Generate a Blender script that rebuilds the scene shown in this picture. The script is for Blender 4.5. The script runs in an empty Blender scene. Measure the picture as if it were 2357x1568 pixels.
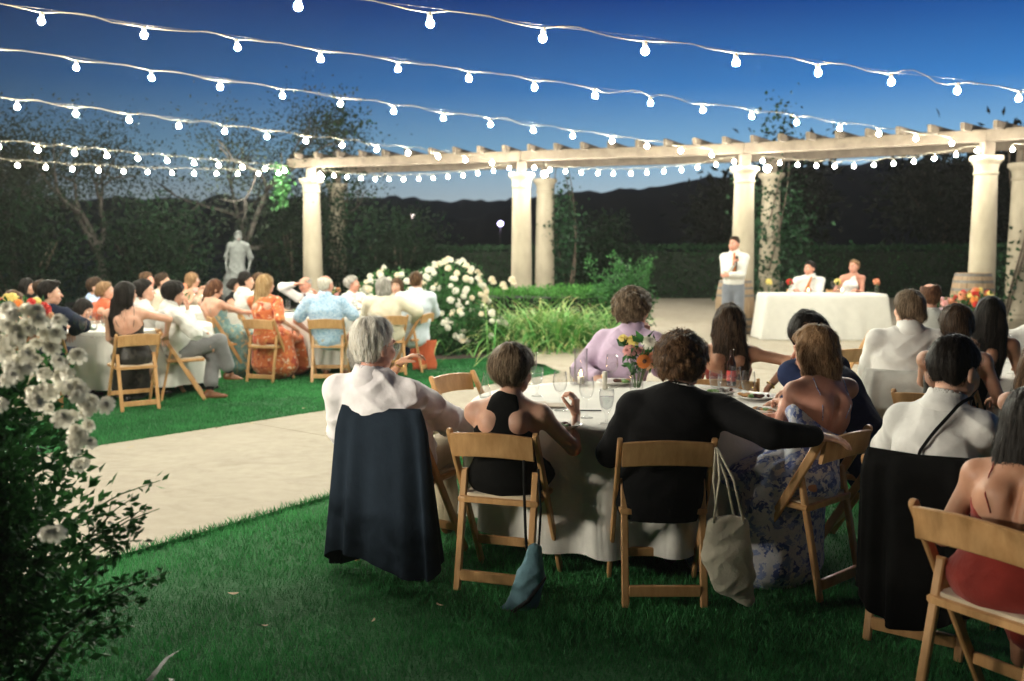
import bpy, bmesh, math, random, time
import numpy as np
from mathutils import Vector, Matrix
T0 = time.time()
rng = np.random.default_rng(7)
random.seed(7)
SC = bpy.context.scene
COL = SC.collection
R = math.radians

# ------------------------------------------------------------------ camera
FPX, CX, CY, CAMH = 2291.0, 1178.5, 784.0, 1.64
PITCH = math.atan(213 / FPX)
cam_d = bpy.data.cameras.new('camera')
cam_d.sensor_width = 36.0
cam_d.lens = 36.0 * FPX / 2357.0
cam_d.clip_start = 0.05
cam_d.clip_end = 3000
cam_d.dof.use_dof = True
cam_d.dof.focus_distance = 4.9
cam_d.dof.aperture_fstop = 2.2
cam = bpy.data.objects.new('camera', cam_d)
cam.location = (0, 0, CAMH)
cam.rotation_euler = (math.pi / 2 - PITCH, 0, 0)
COL.objects.link(cam)
SC.camera = cam

# ------------------------------------------------------------------ sky
world = bpy.data.worlds.new('World')
SC.world = world
world.use_nodes = True
nt = world.node_tree
nt.nodes.clear()
w_out = nt.nodes.new('ShaderNodeOutputWorld')
w_bg = nt.nodes.new('ShaderNodeBackground')
w_sky = nt.nodes.new('ShaderNodeTexSky')                 # faint physical twilight under the blue-hour gradient
w_sky.sky_type = 'NISHITA'; w_sky.sun_disc = False
w_sky.sun_elevation = R(-4.0); w_sky.sun_rotation = R(50); w_sky.ozone_density = 4.0
w_tc = nt.nodes.new('ShaderNodeTexCoord'); w_sep = nt.nodes.new('ShaderNodeSeparateXYZ')
nt.links.new(w_tc.outputs['Generated'], w_sep.inputs[0])
w_el = nt.nodes.new('ShaderNodeValToRGB')                # colour against elevation
for i, (p_, c_) in enumerate(((0.0, (.50, .48, .47)), (.045, (.42, .52, .57)), (.09, (.19, .39, .57)), (.155, (.030, .165, .44)), (.235, (.0005, .038, .21)), (.42, (.0005, .022, .11)), (1.0, (.0005, .007, .035)))):
    if i > 1: w_el.color_ramp.elements.new(p_)
    e_ = w_el.color_ramp.elements[i]; e_.position = p_; e_.color = c_ + (1,)
nt.links.new(w_sep.outputs['Z'], w_el.inputs[0])
w_az = nt.nodes.new('ShaderNodeMapRange')                # brighter toward the place of sunset
for k_, v_ in (('From Min', .25), ('From Max', 1.0), ('To Min', .08), ('To Max', 1.35)): w_az.inputs[k_].default_value = v_
w_dot = nt.nodes.new('ShaderNodeVectorMath'); w_dot.operation = 'DOT_PRODUCT'; w_dot.inputs[1].default_value = (.60, .80, 0)
nt.links.new(w_tc.outputs['Generated'], w_dot.inputs[0]); nt.links.new(w_dot.outputs['Value'], w_az.inputs['Value'])
w_mul = nt.nodes.new('ShaderNodeVectorMath'); w_mul.operation = 'SCALE'
nt.links.new(w_el.outputs[0], w_mul.inputs[0]); nt.links.new(w_az.outputs[0], w_mul.inputs['Scale'])
w_mix = nt.nodes.new('ShaderNodeVectorMath'); w_mix.operation = 'MULTIPLY_ADD'; w_mix.inputs[1].default_value = (.1, .1, .1)
nt.links.new(w_sky.outputs[0], w_mix.inputs[0]); nt.links.new(w_mul.outputs[0], w_mix.inputs[2])
w_bg.inputs['Strength'].default_value = 1.0
nt.links.new(w_mix.outputs[0], w_bg.inputs['Color'])
nt.links.new(w_bg.outputs[0], w_out.inputs['Surface'])

# ------------------------------------------------------------------ last glow of the sun
sun_d = bpy.data.lights.new('sun', 'SUN')
sun_d.energy = 0.004
sun_d.angle = R(20)
sun_d.color = (1.0, 0.85, 0.7)
sun = bpy.data.objects.new('sun', sun_d)
sun.rotation_euler = (R(86), 0, R(180 - 35))
COL.objects.link(sun)

# ------------------------------------------------------------------ exposure
SC.view_settings.view_transform = 'Standard'
SC.view_settings.look = 'None'
SC.view_settings.exposure = 0.0
SC.view_settings.gamma = 1.0
SC.cycles.use_denoising = True
SC.cycles.max_bounces = 6
SC.cycles.diffuse_bounces = 3
SC.cycles.glossy_bounces = 3
SC.cycles.transmission_bounces = 4
SC.cycles.volume_bounces = 0
SC.cycles.use_adaptive_sampling = True
SC.cycles.adaptive_threshold = 0.02
SC.cycles.transparent_max_bounces = 12
SC.cycles.sample_clamp_indirect = 4.0
SC.cycles.sample_clamp_direct = 0.0
SC.cycles.caustics_reflective = False
SC.cycles.caustics_refractive = False
HAZE = 0.0005
BULB_POWER = 2200.0

# ------------------------------------------------------------------ picture <-> place
_c, _s = math.cos(PITCH), math.sin(PITCH)
def _ray(px, py):
    u = (px - CX) / FPX; v = (CY - py) / FPX
    return np.array([u, _c + v * _s, -_s + v * _c])
def G(px, py, z=0.0):
    a = _ray(px, py); t = (z - CAMH) / a[2]
    return np.array([a[0] * t, a[1] * t, z])
def at(px, py, Y):
    a = _ray(px, py); t = Y / a[1]
    return np.array([a[0] * t, Y, CAMH + a[2] * t])
V3 = lambda *a: np.array(a, float)
def unit(v):
    v = np.asarray(v, float); n = np.linalg.norm(v)
    return v / n if n > 1e-9 else v
# ------------------------------------------------------------------ materials
MATS = {}
def _lin(c):
    return tuple(c) + (1.0,) if len(c) == 3 else tuple(c)
class N:
    def __init__(s, name):
        s.m = bpy.data.materials.new(name); s.m.use_nodes = True
        s.t = s.m.node_tree; s.b = s.t.nodes['Principled BSDF']; s.out = s.t.nodes['Material Output']
    def new(s, typ, **kw):
        n = s.t.nodes.new(typ)
        for k, v in kw.items():
            if k in n.inputs: n.inputs[k].default_value = v
            else: setattr(n, k, v)
        return n
    def link(s, a, b): s.t.links.new(a, b)
    def coord(s, scale=(1, 1, 1), kind='Object'):
        tc = s.new('ShaderNodeTexCoord'); mp = s.new('ShaderNodeMapping')
        mp.inputs['Scale'].default_value = scale
        s.link(tc.outputs[kind], mp.inputs['Vector']); return mp.outputs[0]
    def noise(s, vec, scale, detail=4, rough=.55):
        n = s.new('ShaderNodeTexNoise'); n.inputs['Scale'].default_value = scale
        n.inputs['Detail'].default_value = detail; n.inputs['Roughness'].default_value = rough
        if vec is not None: s.link(vec, n.inputs['Vector'])
        return n.outputs['Fac']
    def ramp(s, fac, stops, interp='LINEAR'):
        r = s.new('ShaderNodeValToRGB'); cr = r.color_ramp; cr.interpolation = interp
        while len(cr.elements) < len(stops): cr.elements.new(.5)
        for e, (p, c) in zip(cr.elements, stops):
            e.position = p; e.color = _lin(c)
        s.link(fac, r.inputs[0]); return r.outputs[0]
    def mix(s, fac, a, b, mode='MIX'):
        n = s.new('ShaderNodeMix', data_type='RGBA', blend_type=mode)
        for v, i in ((fac, 0), (a, 6), (b, 7)):
            if isinstance(v, (int, float)): n.inputs[i].default_value = v
            elif isinstance(v, tuple): n.inputs[i].default_value = _lin(v)
            else: s.link(v, n.inputs[i])
        return n.outputs[2]
    def bump(s, h, strength=.3, dist=.01):
        n = s.new('ShaderNodeBump'); n.inputs['Strength'].default_value = strength
        n.inputs['Distance'].default_value = dist
        s.link(h, n.inputs['Height']); s.link(n.outputs[0], s.b.inputs['Normal'])
    def base(s, c):
        if isinstance(c, tuple): s.b.inputs['Base Color'].default_value = _lin(c)
        else: s.link(c, s.b.inputs['Base Color'])
    def set(s, **kw):
        for k, v in kw.items(): s.b.inputs[k.replace('_', ' ')].default_value = v
def tint(c, f): return tuple(min(1, x * f) for x in c)

def plain(name, c, rough=.6, var=.18, vs=6, bump=0, bs=60, bd=.004, stretch=(1, 1, 1), **kw):
    if name in MATS: return MATS[name]
    n = N(name); v = n.coord(stretch)
    f = n.noise(v, vs, 5)
    n.base(n.ramp(f, [(.3, tint(c, 1 - var)), (.7, tint(c, 1 + var))]))
    n.set(Roughness=rough, **kw)
    if bump: n.bump(n.noise(v, bs, 3), bump, bd)
    MATS[name] = n.m; return n.m
def cloth(name, c, rough=.85, var=.12, weave=.35):
    if name in MATS: return MATS[name]
    n = N(name); v = n.coord()
    f = n.noise(v, 9, 5)
    n.base(n.ramp(f, [(.3, tint(c, 1 - var)), (.7, tint(c, 1 + var))]))
    n.set(Roughness=rough, Sheen_Weight=.2 if max(c) > .1 else 0.0, Specular_IOR_Level=.2 if max(c) > .1 else .08)
    a = n.noise(v, 28, 4, .6); b = n.noise(v, 420, 1)
    m = n.new('ShaderNodeMath', operation='MULTIPLY_ADD'); m.inputs[1].default_value = .15
    n.link(b, m.inputs[0]); n.link(a, m.inputs[2])
    n.bump(m.outputs[0], weave, .012)
    MATS[name] = n.m; return n.m
def skin(name, c):
    if name in MATS: return MATS[name]
    n = N(name); v = n.coord()
    f = n.noise(v, 14, 5)
    n.base(n.ramp(f, [(.25, (c[0] * .86, c[1] * .76, c[2] * .72)), (.6, c), (.8, tint(c, 1.08))]))
    n.set(Roughness=.5, Subsurface_Weight=.12, Subsurface_Scale=.01, Specular_IOR_Level=.35)
    n.b.inputs['Subsurface Radius'].default_value = (1.0, .4, .2)
    n.bump(n.noise(v, 160, 2), .12, .002)
    MATS[name] = n.m; return n.m
def hairmat(name, c, c2=None):
    if name in MATS: return MATS[name]
    n = N(name); c2 = c2 or tint(c, 2.2)
    a = n.new('ShaderNodeAttribute', attribute_name='v')
    v = n.coord((1, 1, .12))
    f = n.noise(v, 90, 3)
    mx = n.new('ShaderNodeMath', operation='MULTIPLY_ADD'); mx.inputs[1].default_value = .5; 
    n.link(a.outputs['Fac'], mx.inputs[0])
    h = n.new('ShaderNodeMath', operation='MULTIPLY'); h.inputs[1].default_value = .5
    n.link(f, h.inputs[0]); n.link(h.outputs[0], mx.inputs[2])
    n.base(n.ramp(mx.outputs[0], [(.12, tint(c, .45)), (.45, c), (.8, c2)]))
    n.set(Roughness=.5, Specular_IOR_Level=.14)
    n.bump(f, .7, .008)
    MATS[name] = n.m; return n.m
def leafmat(name, dark, light, rough=.55, trans=.15):
    if name in MATS: return MATS[name]
    n = N(name)
    a = n.new('ShaderNodeAttribute', attribute_name='v')
    n.base(n.ramp(a.outputs['Fac'], [(.0, dark), (1.0, light)]))
    n.set(Roughness=rough, Specular_IOR_Level=.3 if max(light) > .06 else .08)
    tr = n.new('ShaderNodeBsdfTranslucent'); n.link(n.b.inputs['Base Color'].links[0].from_socket, tr.inputs[0])
    ms = n.new('ShaderNodeMixShader'); ms.inputs[0].default_value = trans
    n.link(n.b.outputs[0], ms.inputs[1]); n.link(tr.outputs[0], ms.inputs[2])
    n.link(ms.outputs[0], n.out.inputs[0])
    MATS[name] = n.m; return n.m
def woodmat(name, c1, c2, scale=(1, 1, 1), rough=.42, bump=.12):
    if name in MATS: return MATS[name]
    n = N(name)
    tc = n.new('ShaderNodeTexCoord'); mp = n.new('ShaderNodeMapping'); mp.inputs['Scale'].default_value = scale
    oi = n.new('ShaderNodeObjectInfo'); ad = n.new('ShaderNodeVectorMath', operation='ADD')
    n.link(tc.outputs['Object'], mp.inputs[0]); n.link(mp.outputs[0], ad.inputs[0]); n.link(oi.outputs['Random'], ad.inputs[1])
    v = ad.outputs[0]
    f = n.noise(v, 8, 6, .65)
    n.base(n.ramp(f, [(.3, c1), (.7, c2)]))
    n.set(Roughness=rough, Specular_IOR_Level=.45)
    n.bump(n.noise(v, 40, 3), bump, .003)
    MATS[name] = n.m; return n.m
def emit(name, c, s, base=(.8, .8, .8)):
    if name in MATS: return MATS[name]
    n = N(name); n.base(base)
    n.b.inputs['Emission Color'].default_value = _lin(c); n.b.inputs['Emission Strength'].default_value = s
    MATS[name] = n.m; return n.m
def glassmat(name='clear_glass', c=(1, 1, 1), rough=.0):
    if name in MATS: return MATS[name]
    n = N(name); n.t.nodes.remove(n.b)                     # thin-walled clear glass: see-through with Fresnel gloss
    tr = n.new('ShaderNodeBsdfTransparent'); tr.inputs[0].default_value = _lin(c)
    gl = n.new('ShaderNodeBsdfGlossy'); gl.inputs['Roughness'].default_value = .07
    lw = n.new('ShaderNodeLayerWeight'); fr = n.new('ShaderNodeMath', operation='POWER'); fr.inputs[1].default_value = 3.0; n.link(lw.outputs['Facing'], fr.inputs[0])
    mx = n.new('ShaderNodeMath', operation='MULTIPLY_ADD'); mx.inputs[1].default_value = .7; mx.inputs[2].default_value = .06
    n.link(fr.outputs[0], mx.inputs[0]); ms = n.new('ShaderNodeMixShader')
    n.link(mx.outputs[0], ms.inputs[0]); n.link(tr.outputs[0], ms.inputs[1]); n.link(gl.outputs[0], ms.inputs[2]); n.link(ms.outputs[0], n.out.inputs[0])
    MATS[name] = n.m; return n.m

def pattern(name, bg, cols, scale=16, thr=.52, rough=.8, lines=None, stretch=(1, 1, 1)):
    """printed cloth: blotches of the given colours over a ground colour"""
    if name in MATS: return MATS[name]
    n = N(name); v = n.coord(stretch)
    w = n.new('ShaderNodeTexNoise'); w.inputs['Scale'].default_value = scale * .7
    n.link(v, w.inputs['Vector'])
    ad = n.new('ShaderNodeVectorMath', operation='MULTIPLY_ADD'); ad.inputs[1].default_value = (.06, .06, .06)
    n.link(w.outputs['Color'], ad.inputs[0]); n.link(v, ad.inputs[2])
    col = bg
    for i, c in enumerate(cols):
        f = n.noise(ad.outputs[0], scale * (1 + .37 * i), 3 + i, .6)
        m = n.ramp(f, [(thr - .02 + .02 * i, (0, 0, 0)), (thr + .02 + .02 * i, (1, 1, 1))])
        col = n.mix(m, col, c)
    if lines:
        vo = n.new('ShaderNodeTexVoronoi', feature='DISTANCE_TO_EDGE'); vo.inputs['Scale'].default_value = lines[1]
        n.link(ad.outputs[0], vo.inputs['Vector'])
        m = n.ramp(vo.outputs['Distance'], [(.012, (.8, .8, .8)), (.03, (0, 0, 0))])
        col = n.mix(m, col, lines[0])
    n.base(col); n.set(Roughness=rough, Sheen_Weight=.2, Specular_IOR_Level=.2)
    n.bump(n.noise(v, 30, 4), .3, .01)
    MATS[name] = n.m; return n.m
# ------------------------------------------------------------------ objects and meshes
def tag(o, label=None, cat=None, group=None, kind=None):
    if label: o['label'] = label
    if cat: o['category'] = cat
    if group: o['group'] = group
    if kind: o['kind'] = kind
    return o
def np_mesh(name, v, f, mats, smooth=True, fmat=None, attr=None):
    """v (n,3); f (m,k) array, or a list of such arrays of different k"""
    me = bpy.data.meshes.new(name)
    fl = f if isinstance(f, list) and isinstance(f[0], np.ndarray) and f[0].ndim == 2 else [np.array(f)]
    fl = [np.asarray(a, np.int32) for a in fl if len(a)]
    v = np.asarray(v, np.float32)
    me.vertices.add(len(v)); me.vertices.foreach_set('co', v.ravel())
    nl = sum(a.size for a in fl); nf = sum(len(a) for a in fl)
    me.loops.add(nl); me.polygons.add(nf)
    me.loops.foreach_set('vertex_index', np.concatenate([a.ravel() for a in fl]))
    st, o = [], 0
    for a in fl:
        st.append(o + np.arange(len(a)) * a.shape[1]); o += a.size
    me.polygons.foreach_set('loop_start', np.concatenate(st).astype(np.int32))
    me.polygons.foreach_set('use_smooth', np.full(nf, smooth))
    for m in (mats if isinstance(mats, (list, tuple)) else [mats]): me.materials.append(m)
    if fmat is not None: me.polygons.foreach_set('material_index', np.asarray(fmat, np.int32))
    if attr is not None:
        a = me.attributes.new('v', 'FLOAT', 'POINT'); a.data.foreach_set('value', np.asarray(attr, np.float32))
    me.update(calc_edges=True)
    return me
def obj(name, me, parent=None, loc=None, rot=None, scale=None):
    o = bpy.data.objects.new(name, me); COL.objects.link(o)
    if parent is not None: o.parent = parent
    if loc is not None: o.location = tuple(float(x) for x in loc)
    if rot is not None: o.rotation_euler = rot
    if scale is not None: o.scale = scale if hasattr(scale, '__len__') else (scale,) * 3
    return o
def empty(name, loc=(0, 0, 0), rz=0):
    o = bpy.data.objects.new(name, None); COL.objects.link(o)
    o.location = tuple(float(x) for x in loc); o.rotation_euler = (0, 0, rz); o.empty_display_size = .1
    return o
def copy_tree(o, parent=None):
    c = o.copy(); COL.objects.link(c)
    if parent is not None: c.parent = parent
    for ch in list(o.children): copy_tree(ch, c)
    return c

class MB:
    def __init__(s): s.v = []; s.f = []; s.m = []; s.cur = 0
    def add(s, v, f):
        o = len(s.v); s.v += [tuple(float(c) for c in p) for p in v]
        s.f += [tuple(i + o for i in q) for q in f]; s.m += [s.cur] * len(f)
    def beam(s, a, b, w, d, up=(0, 0, 1), ch=.004, rnd=False):
        """chamfered bar from a to b, w across, d along `up`"""
        a = np.asarray(a, float); b = np.asarray(b, float); ax = unit(b - a)
        up = np.asarray(up, float); up = unit(up - ax * up.dot(ax)); sd = np.cross(ax, up)
        w /= 2; d /= 2
        pr = [(-w + ch, -d), (w - ch, -d), (w, -d + ch), (w, d - ch), (w - ch, d), (-w + ch, d), (-w, d - ch), (-w, -d + ch)]
        L = np.linalg.norm(b - a)
        st = [(0, .82), (min(ch, L * .2), 1), (L - min(ch, L * .2), 1), (L, .82)]
        if rnd: st = [(0, .82), (ch, 1), (L - d * .9, 1), (L - d * .45, .86), (L - d * .15, .62), (L, .3)]
        v = []
        for t, k in st:
            for x, y in pr:
                kx = 1 if rnd and t > L / 2 else k
                v.append(a + ax * t + sd * x * (kx if not rnd else (k if t < L / 2 else 1)) + up * y * k)
        f = []
        for i in range(len(st) - 1):
            for j in range(8):
                k = (j + 1) % 8
                f.append((i * 8 + j, i * 8 + k, i * 8 + 8 + k, i * 8 + 8 + j))
        n = (len(st) - 1) * 8
        f.append(tuple(reversed(range(8)))); f.append(tuple(range(n, n + 8)))
        s.add(v, f)
    def box(s, lo, hi, ch=.004):
        lo = np.asarray(lo, float); hi = np.asarray(hi, float)
        c = (lo + hi) / 2
        s.beam((c[0], c[1], lo[2]), (c[0], c[1], hi[2]), hi[1] - lo[1], hi[0] - lo[0], (1, 0, 0), ch)
    def lathe(s, prof, n=20, o=(0, 0, 0), cap=False):
        v = []; f = []
        for r, z in prof:
            for j in range(n):
                t = 2 * math.pi * j / n
                v.append((o[0] + r * math.cos(t), o[1] + r * math.sin(t), o[2] + z))
        for i in range(len(prof) - 1):
            for j in range(n):
                k = (j + 1) % n
                f.append((i * n + j, i * n + k, (i + 1) * n + k, (i + 1) * n + j))
        if cap:
            f.append(tuple(reversed(range(n)))); f.append(tuple(range((len(prof) - 1) * n, len(prof) * n)))
        s.add(v, f)
    def tube(s, pts, r, n=6, cap=True):
        pts = np.asarray(pts, float); m = len(pts); rr = np.full(m, r) if np.isscalar(r) else np.asarray(r)
        tg = np.gradient(pts, axis=0); v = []; f = []
        ref = np.array([0., 0, 1]) if abs(unit(tg[0])[2]) < .9 else np.array([1., 0, 0])
        for i in range(m):
            t = unit(tg[i]); a = unit(np.cross(ref, t)); b = np.cross(t, a)
            for j in range(n):
                q = 2 * math.pi * j / n
                v.append(pts[i] + rr[i] * (math.cos(q) * a + math.sin(q) * b))
        for i in range(m - 1):
            for j in range(n):
                k = (j + 1) % n
                f.append((i * n + j, i * n + k, (i + 1) * n + k, (i + 1) * n + j))
        if cap:
            f.append(tuple(reversed(range(n)))); f.append(tuple(range((m - 1) * n, m * n)))
        s.add(v, f)
    def mesh(s, name, mats, smooth=False):
        me = bpy.data.meshes.new(name); me.from_pydata(s.v, [], s.f)
        for m in (mats if isinstance(mats, (list, tuple)) else [mats]): me.materials.append(m)
        me.polygons.foreach_set('material_index', s.m)
        me.polygons.foreach_set('use_smooth', [smooth] * len(s.f)); me.update()
        return me
    def build(s, name, mats, parent=None, smooth=False, **kw):
        return obj(name, s.mesh(name, mats, smooth), parent, **kw)

# ------------------------------------------------------------------ value noise
_perm = np.random.default_rng(3).random((64, 64, 64)).astype(np.float32)
def vnoise(p):
    p = np.asarray(p, np.float32); i = np.floor(p).astype(np.int64); f = p - i; f = f * f * (3 - 2 * f)
    i &= 63; j = (i + 1) & 63
    g = lambda a, b, c: _perm[a, b, c]
    x0, y0, z0 = i[..., 0], i[..., 1], i[..., 2]; x1, y1, z1 = j[..., 0], j[..., 1], j[..., 2]
    fx, fy, fz = f[..., 0], f[..., 1], f[..., 2]
    a = g(x0, y0, z0) * (1 - fx) + g(x1, y0, z0) * fx; b = g(x0, y1, z0) * (1 - fx) + g(x1, y1, z0) * fx
    c = g(x0, y0, z1) * (1 - fx) + g(x1, y0, z1) * fx; d = g(x0, y1, z1) * (1 - fx) + g(x1, y1, z1) * fx
    return ((a * (1 - fy) + b * fy) * (1 - fz) + (c * (1 - fy) + d * fy) * fz) * 2 - 1

# ------------------------------------------------------------------ soft solid modelling on a grid
class Solid:
    def __init__(s, lo, hi, res):
        s.lo = np.asarray(lo, float); s.res = res
        s.n = np.maximum(4, np.ceil((np.asarray(hi) - s.lo) / res).astype(int) + 1)
        s.D = np.full(s.n, .2, np.float32)
        s.ax = [(s.lo[i] + np.arange(s.n[i]) * res).astype(np.float32) for i in range(3)]
    def sl(s, lo, hi):
        a = np.clip(np.floor((lo - s.lo) / s.res).astype(int), 0, s.n - 1)
        b = np.clip(np.ceil((hi - s.lo) / s.res).astype(int) + 1, 1, s.n)
        return tuple(slice(a[i], max(b[i], a[i] + 1)) for i in range(3))
    def xyz(s, S):
        return s.ax[0][S[0]][:, None, None], s.ax[1][S[1]][None, :, None], s.ax[2][S[2]][None, None, :]
    def _put(s, S, d, k, sub):
        A = s.D[S]
        if sub:
            d = -d; h = np.clip(.5 - .5 * (A - d) / k, 0, 1); s.D[S] = A + (d - A) * h + k * h * (1 - h)
        else:
            h = np.clip(.5 + .5 * (A - d) / k, 0, 1); s.D[S] = A + (d - A) * h - k * h * (1 - h)
    def cap(s, a, b, side, wa, da, wb, db, k=.03, sub=False):
        a = np.asarray(a, float); b = np.asarray(b, float); L = np.linalg.norm(b - a)
        ax = (b - a) / L if L > 1e-6 else np.array([0., 0, 1])
        side = np.asarray(side, float); sx = side - ax * side.dot(ax)
        if np.linalg.norm(sx) < 1e-3: sx = np.cross(ax, (.3, .5, .8))
        sx = unit(sx); fx = np.cross(ax, sx)
        m = max(wa, da, wb, db) + k + 2 * s.res
        S = s.sl(np.minimum(a, b) - m, np.maximum(a, b) + m)
        X, Y, Z = s.xyz(S); X = X - a[0]; Y = Y - a[1]; Z = Z - a[2]
        t = X * ax[0] + Y * ax[1] + Z * ax[2]; tc = np.clip(t, 0, L); ov = t - tc
        u = X * sx[0] + Y * sx[1] + Z * sx[2]; v = X * fx[0] + Y * fx[1] + Z * fx[2]
        q = tc / max(L, 1e-6); w = wa + (wb - wa) * q; d = da + (db - da) * q; mn = np.minimum(w, d)
        k0 = np.sqrt((u / w) ** 2 + (v / d) ** 2 + (ov / mn) ** 2)
        k1 = np.sqrt((u / w ** 2) ** 2 + (v / d ** 2) ** 2 + (ov / mn ** 2) ** 2)
        dist = np.where(k1 > 1e-5, k0 * (k0 - 1) / np.maximum(k1, 1e-5), -mn)
        s._put(S, np.clip(dist, -.3, .3), k, sub)
    def ball(s, c, r, M=None, k=.02, sub=False):
        c = np.asarray(c, float); r = np.asarray(r, float) * np.ones(3); m = r.max() + k + 2 * s.res
        S = s.sl(c - m, c + m); X, Y, Z = s.xyz(S); X = X - c[0]; Y = Y - c[1]; Z = Z - c[2]
        if M is not None: X, Y, Z = [X * M[i][0] + Y * M[i][1] + Z * M[i][2] for i in range(3)]
        k0 = np.sqrt((X / r[0]) ** 2 + (Y / r[1]) ** 2 + (Z / r[2]) ** 2)
        k1 = np.sqrt((X / r[0] ** 2) ** 2 + (Y / r[1] ** 2) ** 2 + (Z / r[2] ** 2) ** 2)
        dist = np.where(k1 > 1e-5, k0 * (k0 - 1) / np.maximum(k1, 1e-5), -r.min())
        s._put(S, np.clip(dist, -.3, .3), k, sub)
    def clip(s, fn):
        X, Y, Z = s.xyz((slice(None),) * 3)
        s.D = np.maximum(s.D, fn(X, Y, Z)).astype(np.float32)
    def add_noise(s, fn):
        P = np.stack(np.meshgrid(*s.ax, indexing='ij'), -1); near = np.abs(s.D) < .06
        s.D[near] += fn(P[near]).astype(np.float32)
    def sample(s, p):
        g = (p - s.lo) / s.res; g = np.clip(g, 0, s.n - 1.001); i = g.astype(int); f = g - i
        D = s.D; r = 0
        for dx in (0, 1):
            for dy in (0, 1):
                for dz in (0, 1):
                    w = (f[:, 0] if dx else 1 - f[:, 0]) * (f[:, 1] if dy else 1 - f[:, 1]) * (f[:, 2] if dz else 1 - f[:, 2])
                    r = r + w * D[i[:, 0] + dx, i[:, 1] + dy, i[:, 2] + dz]
        return r
    def grad(s, p, e=.006):
        g = np.stack([s.sample(p + d) - s.sample(p - d) for d in np.eye(3) * e], 1)
        return g / np.maximum(np.linalg.norm(g, axis=1, keepdims=True), 1e-6)
    def surface(s, smooth=1):
        D = s.D.copy()
        for a in range(3):                      # closed at the border of the grid
            ix = [slice(None)] * 3
            for e in (0, -1):
                ix[a] = e; D[tuple(ix)] = np.maximum(D[tuple(ix)], 1e-3)
        I = D < 0; n = np.array(D.shape) - 1
        c = np.zeros(n, np.int8)
        offs = [(i, j, k) for i in (0, 1) for j in (0, 1) for k in (0, 1)]
        for i, j, k in offs: c += I[i:i + n[0], j:j + n[1], k:k + n[2]]
        act = (c > 0) & (c < 8); ids = np.argwhere(act)
        if len(ids) == 0: return np.zeros((0, 3)), np.zeros((0, 4), int)
        vals = np.stack([D[ids[:, 0] + i, ids[:, 1] + j, ids[:, 2] + k] for i, j, k in offs], 1)
        acc = np.zeros((len(ids), 3)); cnt = np.zeros(len(ids))
        O = np.array(offs, float)
        for a in range(8):
            for b in range(a + 1, 8):
                if np.abs(O[a] - O[b]).sum() != 1: continue
                va, vb = vals[:, a], vals[:, b]; m = (va < 0) != (vb < 0)
                t = va[m] / (va[m] - vb[m])
                acc[m] += O[a] + t[:, None] * (O[b] - O[a]); cnt[m] += 1
        v = s.lo + (ids + acc / cnt[:, None]) * s.res
        idx = np.full(n, -1, np.int64); idx[act] = np.arange(len(ids))
        F = []
        for a in range(3):
            b, d = (a + 1) % 3, (a + 2) % 3
            sl0 = [slice(None)] * 3; sl1 = [slice(None)] * 3
            sl0[a] = slice(0, -1); sl1[a] = slice(1, None)
            for e in (b, d): sl0[e] = slice(1, -1); sl1[e] = slice(1, -1)
            A, B = I[tuple(sl0)], I[tuple(sl1)]
            for flip, msk in ((False, A & ~B), (True, ~A & B)):
                q = np.argwhere(msk)
                if not len(q): continue
                q[:, b] += 1; q[:, d] += 1
                def cell(db, dd):
                    r = q.copy(); r[:, b] -= db; r[:, d] -= dd
                    return idx[r[:, 0], r[:, 1], r[:, 2]]
                w = np.stack([cell(1, 1), cell(0, 1), cell(0, 0), cell(1, 0)], 1)
                F.append(w[:, ::-1] if flip else w)
        f = np.concatenate(F)
        for _ in range(smooth):
            e = np.concatenate([f[:, [0, 1]], f[:, [1, 2]], f[:, [2, 3]], f[:, [3, 0]]])
            sm = np.zeros_like(v); ct = np.zeros(len(v))
            for q in range(3): sm[:, q] = np.bincount(e[:, 0], v[e[:, 1], q], len(v)) + np.bincount(e[:, 1], v[e[:, 0], q], len(v))
            ct = np.bincount(e[:, 0], minlength=len(v)) + np.bincount(e[:, 1], minlength=len(v))
            v = .5 * v + .5 * sm / np.maximum(ct, 1)[:, None]
        return v, f
def box_of(prims, pad):
    p = np.array([q for pr in prims for q in (pr[0], pr[1])]); m = max(max(pr[3:7]) for pr in prims) + pad
    return p.min(0) - m, p.max(0) + m
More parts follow.
